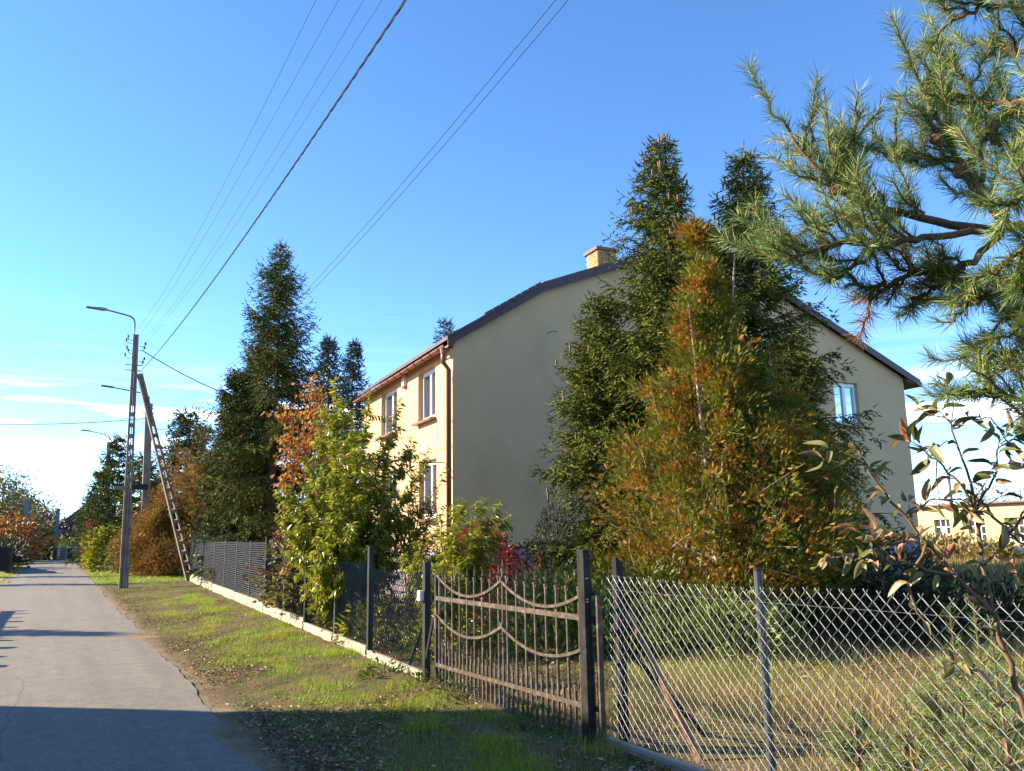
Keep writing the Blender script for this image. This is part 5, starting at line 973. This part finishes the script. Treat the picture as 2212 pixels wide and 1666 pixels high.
branch([(2290, 120, 2.9), (2200, 110, 2.95), (2130, 90, 3.0)], 0.010, 0.006, 7, (0.11, 0.18))
branch([(2160, 505, 2.74), (2110, 560, 2.7), (2060, 580, 2.68), (1970, 590, 2.66), (1910, 615, 2.65), (1880, 630, 2.65)], 0.012, 0.006, 15, (0.10, 0.15), key='pinebrown', bare=0.3)
branch([(2080, 580, 2.68), (2040, 620, 2.7), (1970, 645, 2.7)], 0.008, 0.005, 8, (0.09, 0.14), key='pinebrown')
branch([(2290, 560, 2.8), (2180, 610, 2.85), (2130, 640, 2.85), (2070, 660, 2.85)], 0.011, 0.006, 10, (0.12, 0.2), bare=0.1)
branch([(2290, 650, 2.7), (2230, 680, 2.7), (2170, 690, 2.75)], 0.010, 0.006, 9, (0.14, 0.2))
branch([(2290, 350, 2.35), (2240, 360, 2.35), (2200, 330, 2.35)], 0.010, 0.006, 8, (0.11, 0.18))
branch([(2290, 430, 2.3), (2240, 400, 2.3), (2195, 420, 2.3)], 0.010, 0.006, 7, (0.13, 0.2))
branch([(2290, 800, 2.8), (2230, 790, 2.8), (2190, 760, 2.82)], 0.010, 0.006, 8, (0.13, 0.2))
branch([(2290, 855, 2.75), (2200, 862, 2.75), (2140, 852, 2.75), (2105, 842, 2.75)], 0.010, 0.006, 8, (0.10, 0.17))
branch([(2290, 920, 2.75), (2240, 905, 2.75), (2210, 890, 2.75)], 0.009, 0.006, 5, (0.1, 0.16))
branch([(2290, 300, 2.9), (2200, 320, 2.95), (2120, 300, 3.0)], 0.010, 0.006, 9, (0.11, 0.18))
branch([(2290, 540, 2.6), (2220, 520, 2.55), (2180, 560, 2.5)], 0.010, 0.006, 8, (0.13, 0.2))
tb = np.array([2.98, 0.62, 0.0]); pine = thing('pine_tree', tb, 'pine tree reaching long-needled branches in from the right edge', 'tree')
limb.tube([tb, tb + [0.02, 0.02, 1.5], tb + [-0.03, 0.0, 3.0], tb + [0.0, 0.05, 4.6]], [0.11, 0.095, 0.075, 0.05], 10)
for z, (x, y, d) in ((2.35, (2290, 465, 2.75)), (3.1, (2290, 200, 2.7)), (3.4, (2290, 30, 2.8)), (2.3, (2290, 560, 2.8)), (2.2, (2290, 650, 2.7)), (1.95, (2290, 855, 2.75)), (2.0, (2290, 800, 2.8)), (2.6, (2290, 350, 2.35)), (1.9, (2290, 920, 2.75)), (2.5, (2290, 430, 2.3)), (2.8, (2290, 300, 2.9)), (3.2, (2290, 120, 2.9)), (2.4, (2290, 540, 2.6))):
    limb.tube([tb + [0, 0, z], sp_(x, y, d)], [0.028, 0.012], 6, False)
limb.build('limbs', M['pinebark'], pine, smooth=True)
for key, nm in (('pine', 'needles'), ('pinebrown', 'old_needles')):
    P, U, S = (np.concatenate(a) for a in PN[key]); V, Fa = inst(*T_NEED, P, U, pr.normal(size=P.shape), S, 0.00085); npobj(nm, V, Fa, M[key], pine)
c0 = None
for (x, y, d) in [(2020, 290, 2.76), (2030, 305, 2.76), (2085, 370, 2.78), (2075, 385, 2.78), (1800, 398, 2.64), (1812, 405, 2.64)]:
    q = sp_(x, y, d)
    b = MB(); dd_ = unit(pr.normal(size=3) + [0, 0, -0.6]); b.tube([q, q + dd_ * 0.008, q + dd_ * 0.022, q + dd_ * 0.04, q + dd_ * 0.05], [0.006, 0.017, 0.019, 0.011, 0.003], 8); b.build('cone', M['cone'], pine)

# ================================================================== foreground shrub with sparse large leaves
dr = np.random.default_rng(404); stem = MB(); LP, LU = [], []
def twigline(pts, r0, r1, nleaf, a0=0.15):
    P = np.array([sp_(*p) for p in pts]); n = 16; s = np.linspace(0, len(P) - 1, n); i = np.minimum(s.astype(int), len(P) - 2); f = (s - i)[:, None]; Q = P[i] * (1 - f) + P[i + 1] * f + dr.normal(0, 0.004, (n, 3)); stem.tube(Q, np.linspace(r0, r1, n), 6)
    T = unit(np.gradient(Q, axis=0))
    for k in range(nleaf):
        j = min(n - 1, int((a0 + (1 - a0) * (k + dr.random()) / nleaf) * n)); d = dr.normal(size=3); d -= T[j] * (d @ T[j]); LP.append(Q[j]); LU.append(unit(d) * 0.9 + T[j] * 0.5 + np.array([0, 0, -0.35 * dr.random()]))
    for k in range(3): LP.append(Q[-1]); LU.append(T[-1] + dr.normal(0, 0.55, 3))
    # thin bare side twigs
    for k in range(max(1, nleaf // 4)):
        j = int(dr.uniform(4, n - 1)); d = unit(T[j] * 0.7 + dr.normal(0, 0.6, 3)); L = dr.uniform(0.05, 0.16); e_ = Q[j] + d * L; stem.tube([Q[j], Q[j] + d * L * 0.5 + dr.normal(0, 0.006, 3), e_], [0.003, 0.0022, 0.0015], 4, False)
        for _ in range(2): LP.append(e_); LU.append(d + dr.normal(0, 0.6, 3))
twigline([(2235, 1640, 3.3), (2205, 1510, 3.3), (2160, 1380, 3.3), (2145, 1325, 3.3)], 0.012, 0.010, 0)
twigline([(2145, 1325, 3.3), (2125, 1220, 3.3), (2112, 1110, 3.28), (2085, 1010, 3.26), (2060, 930, 3.25), (2035, 890, 3.25)], 0.0085, 0.0025, 20)
twigline([(2145, 1325, 3.3), (2065, 1245, 3.28), (1985, 1150, 3.25), (1925, 1080, 3.22), (1880, 1020, 3.2), (1855, 975, 3.2)], 0.0085, 0.0025, 24)
twigline([(2112, 1110, 3.28), (2060, 1030, 3.22), (2000, 975, 3.2), (1960, 945, 3.18)], 0.005, 0.002, 13)
twigline([(2110, 1100, 3.28), (2150, 1020, 3.3), (2160, 960, 3.3), (2180, 940, 3.3)], 0.005, 0.002, 13)
twigline([(2125, 1220, 3.3), (2165, 1180, 3.35), (2212, 1110, 3.4), (2260, 1060, 3.4)], 0.007, 0.003, 8)
twigline([(2090, 1060, 3.3), (2150, 1120, 3.35), (2200, 1170, 3.4), (2250, 1200, 3.4)], 0.006, 0.003, 6)
twigline([(2065, 1245, 3.28), (1990, 1225, 3.2), (1900, 1215, 3.15), (1840, 1195, 3.12), (1800, 1205, 3.1)], 0.0055, 0.002, 20)
twigline([(1985, 1150, 3.25), (1930, 1180, 3.15), (1890, 1160, 3.12), (1855, 1150, 3.1)], 0.005, 0.002, 8)
twigline([(2000, 1170, 3.25), (1960, 1270, 3.25), (1985, 1330, 3.25), (2040, 1400, 3.3), (2065, 1440, 3.3)], 0.006, 0.003, 5)
twigline([(1955, 1110, 3.23), (2010, 1080, 3.3), (2070, 1075, 3.3), (2110, 1100, 3.32)], 0.004, 0.002, 6)
twigline([(2130, 1260, 3.3), (2190, 1240, 3.35), (2250, 1245, 3.4)], 0.005, 0.002, 5)
twigline([(2060, 930, 3.25), (2100, 900, 3.28), (2140, 905, 3.3), (2180, 960, 3.3)], 0.004, 0.002, 7)
tw_ = thing('autumn_shrub', (2.95, 1.55, 0), 'sparse foreground shrub with curled large leaves at the right edge', 'shrub')
for q_, u_ in zip(LP, LU): u_ = unit(np.asarray(u_)); stem.tube([q_ - u_ * 0.002, q_ + u_ * 0.014], [0.0013, 0.001], 3, False)
stem.tube([sp_(2235, 1640, 3.3), (2.92, 1.58, 0.4), (2.95, 1.55, -0.05)], [0.012, 0.014, 0.018], 8); stem.build('stems', M['shrubstem'], tw_, smooth=True)
_lv, _lf = [], []                               # curled oval leaf, 2 x 5 patches folded on the midrib
for i in range(6):
    s = i / 5; wd_ = math.sin(math.pi * min(1, s * 0.9 + 0.08)) ** 0.8 * 0.5 if i < 5 else 0.02
    for k, v in enumerate((-1, 0, 1)): _lv.append([s, v * wd_, -0.95 * s * s + 0.1 * math.sin(s * 7) + (0.42 * abs(v) * wd_ * 2)])
for i in range(5):
    for k in range(2): a = i * 3 + k; _lf += [[a, a + 1, a + 4], [a, a + 4, a + 3]]
T_BIG = (np.array(_lv, float), np.array(_lf))
LP, LU = np.array(LP), unit(np.array(LU)); stalks = LP.copy(); LP = LP + LU * 0.012
S = dr.uniform(0.04, 0.088, len(LP)); V, Fa = inst(*T_BIG, LP, LU, np.array([0, 0, 0.9]) + dr.normal(0, 0.6, (len(LP), 3)), S, S * 0.38)
vi = 18; fi = 20
lv0 = None
for k in range(len(LP)):                        # every leaf large enough to pick out is its own piece
    o = npobj('leaf', V[k * vi:(k + 1) * vi], Fa[k * fi:(k + 1) * fi] - k * vi, M['dogwood'], tw_, smooth=True)
# random colour per island needs distinct islands: vary by object instead
tdm = M['dogwood'].node_tree; oi = tdm.nodes.new('ShaderNodeObjectInfo')
for l in list(tdm.links):
    if l.from_socket.name == 'Random Per Island': ts = l.to_socket; tdm.links.remove(l); tdm.links.new(oi.outputs['Random'], ts)

# ================================================================== young pines behind the chain-link
def sapling(x, y, h, seed, lab, key='pine'):
    r = np.random.default_rng(seed); st = MB(); P, U, S = [], [], []
    def sh(p, d, L):
        d = unit(np.asarray(d, float)); pts = p + d * (L * np.linspace(0, 1, 5))[:, None] + np.array([0, 0, 0.3]) * (L * np.linspace(0, 1, 5) ** 2)[:, None]; st.tube(pts, np.linspace(0.008, 0.004, 5), 4, False); n = int(L * 420); s = r.uniform(0, 4, n); i = np.minimum(s.astype(int), 3); f = (s - i)[:, None]; q = pts[i] * (1 - f) + pts[i + 1] * f
        e_ = unit(r.normal(size=(n, 3))); e_ -= d * (e_ @ d)[:, None]; P.append(q); U.append(d * 0.7 + unit(e_) * 0.8); S.append(r.uniform(0.055, 0.085, n))
    st.tube([(x, y, 0), (x + 0.02, y, h * 0.5), (x, y, h)], [0.02, 0.014, 0.006], 6); sh(np.array([x, y, h * 0.8]), (0, 0, 1), h * 0.35)
    for z in np.arange(0.15, 0.95, 0.16):
        for k in range(6): a = r.uniform(0, 6.28); p = np.array([x, y, h * z]); d = np.array([math.cos(a), math.sin(a), 0.5]); L = h * (1.05 - z) * 0.55; sh(p, d, L); e_ = p + unit(d) * L * 0.5; sh(e_, d + r.normal(0, 0.5, 3), L * 0.5); sh(e_, d + r.normal(0, 0.5, 3), L * 0.5)
    t = thing('young_pine', (x, y, 0), lab, 'tree', 'young pines behind the chain-link'); st.build('stems', M['twig'], t); P, U, S = np.concatenate(P), np.concatenate(U), np.concatenate(S); V, Fa = inst(*T_NEED, P, U, r.normal(size=P.shape), S, 0.0011); npobj('needles', V, Fa, M[key], t)
for i, (px, X, top, lab) in enumerate([(2060, 4.9, 1395, 'young pine right of centre behind the chain-link'), (2150, 4.35, 1440, 'young pine in the lower right corner behind the chain-link'), (1960, 4.35, 1560, 'dark small pine low behind the chain-link'), (1840, 4.55, 1520, 'smallest young pine right of the round fence post'), (2110, 5.6, 1370, 'young pine farthest back at the right edge')]):
    tp = atX(px, top, X); sapling(tp[0], tp[1], max(0.3, tp[2]), 500 + i, lab, 'pine')

# ================================================================== grass, litter, stones
def scatter_grass(name, n, region, hgt, wdt, mat, seed, dens, zfn, lean=0.5, label='', cat='grass', tm=T_BLADE):
    r = np.random.default_rng(seed); x, y = region(r, n); keep = r.random(len(x)) < dens(x, y); x, y = x[keep], y[keep]; m = len(x); P = np.stack([x, y, zfn(x, y) - 0.004], 1); a = r.uniform(0, 6.283, m)
    ln = r.uniform(0.05, lean, m); U = np.stack([np.cos(a) * ln, np.sin(a) * ln, np.ones(m)], 1); W = np.stack([np.cos(a), np.sin(a), np.zeros(m)], 1); S = r.uniform(*hgt, m) * (0.6 + 0.8 * pn(x, y, 1.4, 7)); V, Fa = inst(*tm, P, U, W, S, wdt * r.uniform(0.7, 1.3, m)); V = V
    o = npobj(name, V, Fa, M[mat], org=(float(x.mean()), float(y.mean()), 0)); tag(o, label, cat); o['kind'] = 'stuff'; return m
def reg_verge(r, n): y = 4.2 + 34 * r.random(n) ** 2.1; fx = 3.72 + 0.039 * np.maximum(0, y - 8.8); x = 1.5 + (fx + 0.0 - 1.5) * r.random(n); return x, y
def den_verge(x, y):
    e_ = np.clip((x - 1.5 - 0.38 * pn(x, y, 0.9, 4)) / 0.4, 0.03, 1); p = np.clip((pn(x, y, 0.75, 1) - 0.34) * 4.0, 0.05, 1); return e_ * (0.15 + 0.85 * p)
scatter_grass('verge_grass', 150000, reg_verge, (0.025, 0.06), 0.0045, 'grass', 601, den_verge, gz, 0.9, 'short patchy grass on the verge beside the road')
def reg_clump(r, n): cy = 4.6 + 22 * r.random(70) ** 1.7; cx = r.uniform(2.1, 3.75, 70); k = r.integers(0, 70, n); return cx[k] + r.normal(0, 0.11, n), cy[k] + r.normal(0, 0.16, n)
scatter_grass('grass_tufts', 23000, reg_clump, (0.05, 0.12), 0.006, 'grass', 602, lambda x, y: np.where((x < 3.78 + 0.039 * np.maximum(0, y - 8.8)) & (x > 1.75), 1.0, 0.0), gz, 0.8, 'taller grass tufts along the fence foot')
def reg_far(r, n): y = 36 + 54 * r.random(n) ** 1.3; return np.where(r.random(n) < 0.72, r.uniform(1.5, 5.2, n), r.uniform(-4.5, -1.95, n)), y
scatter_grass('far_verge_grass', 30000, reg_far, (0.06, 0.12), 0.02, 'grass', 603, lambda x, y: np.where(x > 0, 1.0, 1.0), lambda x, y: np.where(x > 0, gz(x, y), lz(x, y)), 0.8, 'grass along both roadsides in the distance', tm=T_GRASS)
def reg_field(r, n): d = 4.3 + 12 * r.random(n) ** 1.25; a = r.uniform(math.radians(27), math.radians(80), n); return d * np.sin(a), d * np.cos(a)
def den_field(x, y): return np.clip((8.2 - y) / 1.5 + (x - 6) * 0.25, 0.03, 1) * np.where(x > 3.95 + 0.039 * np.maximum(0, y - 8.8), np.clip((pn(x, y, 0.8, 9) - 0.2) * 2.2, 0.12, 1), 0)
scatter_grass('dry_field_grass', 120000, reg_field, (0.10, 0.27), 0.005, 'drygrass', 604, den_field, fz, 0.8, 'long dry grass in the garden behind the chain-link', tm=T_GRASS)
def reg_lawn(r, n): return r.uniform(4.2, 12.5, n), r.uniform(5.5, 13.5, n)
scatter_grass('garden_grass', 70000, reg_lawn, (0.03, 0.08), 0.007, 'grass', 605, lambda x, y: np.clip((pn(x, y, 0.7, 2) - 0.25) * 2, 0.1, 1) * (x > 4.0 + 0.039 * np.maximum(0, y - 8.8)), fz, 0.9, 'short garden grass behind the gate', tm=T_GRASS)
def reg_back(r, n): return r.uniform(12, 34, n), r.uniform(4, 22, n)
scatter_grass('back_field_grass', 45000, reg_back, (0.15, 0.4), 0.02, 'drygrass', 606, lambda x, y: np.where(y < 17.2 - (x - 8) * 0.07, 1.0, (x > 24.2) * 1.0), lambda x, y: fz(x, y), 0.7, 'pale dry grass between the house and the yellow building', tm=T_GRASS)
def reg_far2(r, n): return r.uniform(24.5, 52, n), r.uniform(10, 36, n)
scatter_grass('meadow_grass', 40000, reg_far2, (0.25, 0.55), 0.04, 'drygrass', 607, lambda x, y: np.ones_like(x), lambda x, y: np.full_like(x, -0.05), 0.7, 'straw-coloured meadow in front of the yellow building', tm=T_GRASS)
T_FLAT = (np.array([[0, 0, 0], [0.45, 0.5, 0.25], [1, 0, 0.1], [0.45, -0.5, 0.2]], float), A_([0, 1, 2], [0, 2, 3]))
def scatter_flat(name, n, region, size, mat, seed, dens, zfn, label, wf=0.6):
    r = np.random.default_rng(seed); x, y = region(r, n); k = r.random(len(x)) < dens(x, y); x, y = x[k], y[k]; m = len(x); P = np.stack([x, y, zfn(x, y) + 0.012], 1); a = r.uniform(0, 6.283, m); U = np.stack([np.cos(a), np.sin(a), r.normal(0, 0.25, m)], 1); S = r.uniform(*size, m); V, Fa = inst(*T_FLAT, P, U, np.array([0, 0, 1.0]) + r.normal(0, 0.3, (m, 3)), S, S * wf); o = npobj(name, V, Fa, M[mat], org=(float(x.mean()), float(y.mean()), 0)); tag(o, label, 'leaf litter'); o['kind'] = 'stuff'
scatter_flat('leaf_litter', 42000, reg_verge, (0.02, 0.06), 'litter', 611, lambda x, y: np.clip((pn(x, y, 0.8, 6) - 0.42) * 3.5, 0.06, 1) * np.clip((x - 1.5) / 0.3, 0.1, 1), gz, 'fallen brown leaves scattered on the verge')
scatter_flat('garden_litter', 14000, reg_lawn, (0.03, 0.08), 'litter', 612, lambda x, y: np.clip((pn(x, y, 0.9, 8) - 0.4) * 3, 0.05, 1) * (x > 4.0 + 0.039 * np.maximum(0, y - 8.8)), fz, 'fallen leaves on the garden ground behind the gate')
pb = MB(); r5 = np.random.default_rng(615)
for k in range(260):
    y = 4.5 + 16 * r5.random() ** 1.8; x = 1.42 + abs(r5.normal(0, 0.28)) + (0.5 if r5.random() < 0.2 else 0); s = r5.uniform(0.005, 0.013); c = np.array([x, y, float(gz(np.array(x), np.array(y))) + s * 0.3]); n = len(pb.v)
    for v in ((1, 0, 0), (-1, 0, 0), (0, 1, 0), (0, -1, 0), (0, 0, 0.7), (0, 0, -0.7)): pb.v.append(tuple(c + np.array(v) * s * r5.uniform(0.7, 1.3, 3)))
    for f in ((0, 2, 4), (2, 1, 4), (1, 3, 4), (3, 0, 4), (2, 0, 5), (1, 2, 5), (3, 1, 5), (0, 3, 5)): pb.f.append(tuple(n + i for i in f))
o = pb.build('gravel', M['concrete'], None, (1.7, 9, 0)); tag(o, 'loose gravel along the asphalt edge', 'gravel'); o['kind'] = 'stuff'
# leafy weeds at the gate foot
for i, (px, py, lab) in enumerate([(932, 1490, 'green weed tuft at the left foot of the gate'), (1010, 1520, 'green weed patch before the left part of the gate'), (830, 1470, 'leafy weed patch beside the nearest base board'), (760, 1400, 'low clover patch beside the second base board'), (1170, 1590, 'shaded grass clump in front of the gate')]):
    g = GP(px, py); t = thing('weed_patch', g, lab, 'weed', 'weeds on the verge'); bushy(t, (g[0], g[1], 0.01), [(0.0, 0.2), (0.06, 0.24), (0.15, 0.12)], 260, 'brightgreen', 620 + i, (0.03, 0.07), 0.5, tmpl=T_LEAF, limbs=6, lr=0.002, bark='twig')

# ================================================================== things left of the frame that shade the road
nh = thing('neighbour_house', (-9.4, 5, 0), 'neighbouring house left of the road, outside the picture, whose shadow covers the foreground', 'house')
MB().prism([(-13.8, -8, 0), (-5.0, -8, 0), (-5.0, 13.5, 0), (-13.8, 13.5, 0)], (0, 0, 5.3)).build('wall', M['stucco'], nh)
MB().prism([(-14.3, -8.3, 5.302), (-4.98, -8.3, 5.302), (-9.4, -8.3, 7.5)], (0, 21.8, 0)).build('roof', M['roof'], nh)
for y in (-4, 1, 6, 11): w_ = MB().box((-4.99, y, 4.2), (0.04, 0.7, 0.7)).build('window', M['pvc'], nh); MB().box((-4.94, y, 4.2), (0.012, 0.6, 0.6)).build('pane', M['glass'], w_)
rf = thing('rail_fence', (-3.2, 17, 0), 'wooden rail fence along the left roadside, outside the picture', 'fence')
for y in np.arange(12.9, 26, 2.35): MB().box((-3.2, y, 0.78), (0.06, 0.10, 0.82)).build('post', M['bark'], rf); MB().box((-3.2, y + 1.1, 0.78), (0.05, 0.08, 0.78)).build('post', M['bark'], rf)
for z in (0.45, 0.9, 1.3): MB().box((-3.11, 19, z), (0.025, 6.6, 0.08)).build('rail', M['bark'], rf)
for i, (x, y, h, r_, mt, lab) in enumerate([(-7.9, 23.4, 5.3, 1.3, 'spruce', 'conifer left of the road outside the picture whose tip shades the asphalt'), (-9.5, 44.5, 7.2, 1.6, 'spruce2', 'farther conifer left of the road outside the picture'), (-8.0, 52, 6.2, 1.8, 'spruce', 'farthest conifer left of the road outside the picture')]):
    t = thing('roadside_conifer', (x, y, 0), lab, 'tree', 'conifers left of the road'); spruce(t, (x, y, 0), h, r_, mt, 700 + i, wh=0.4, nb=6, tw=0.22, th=0.045, dens=0.35)
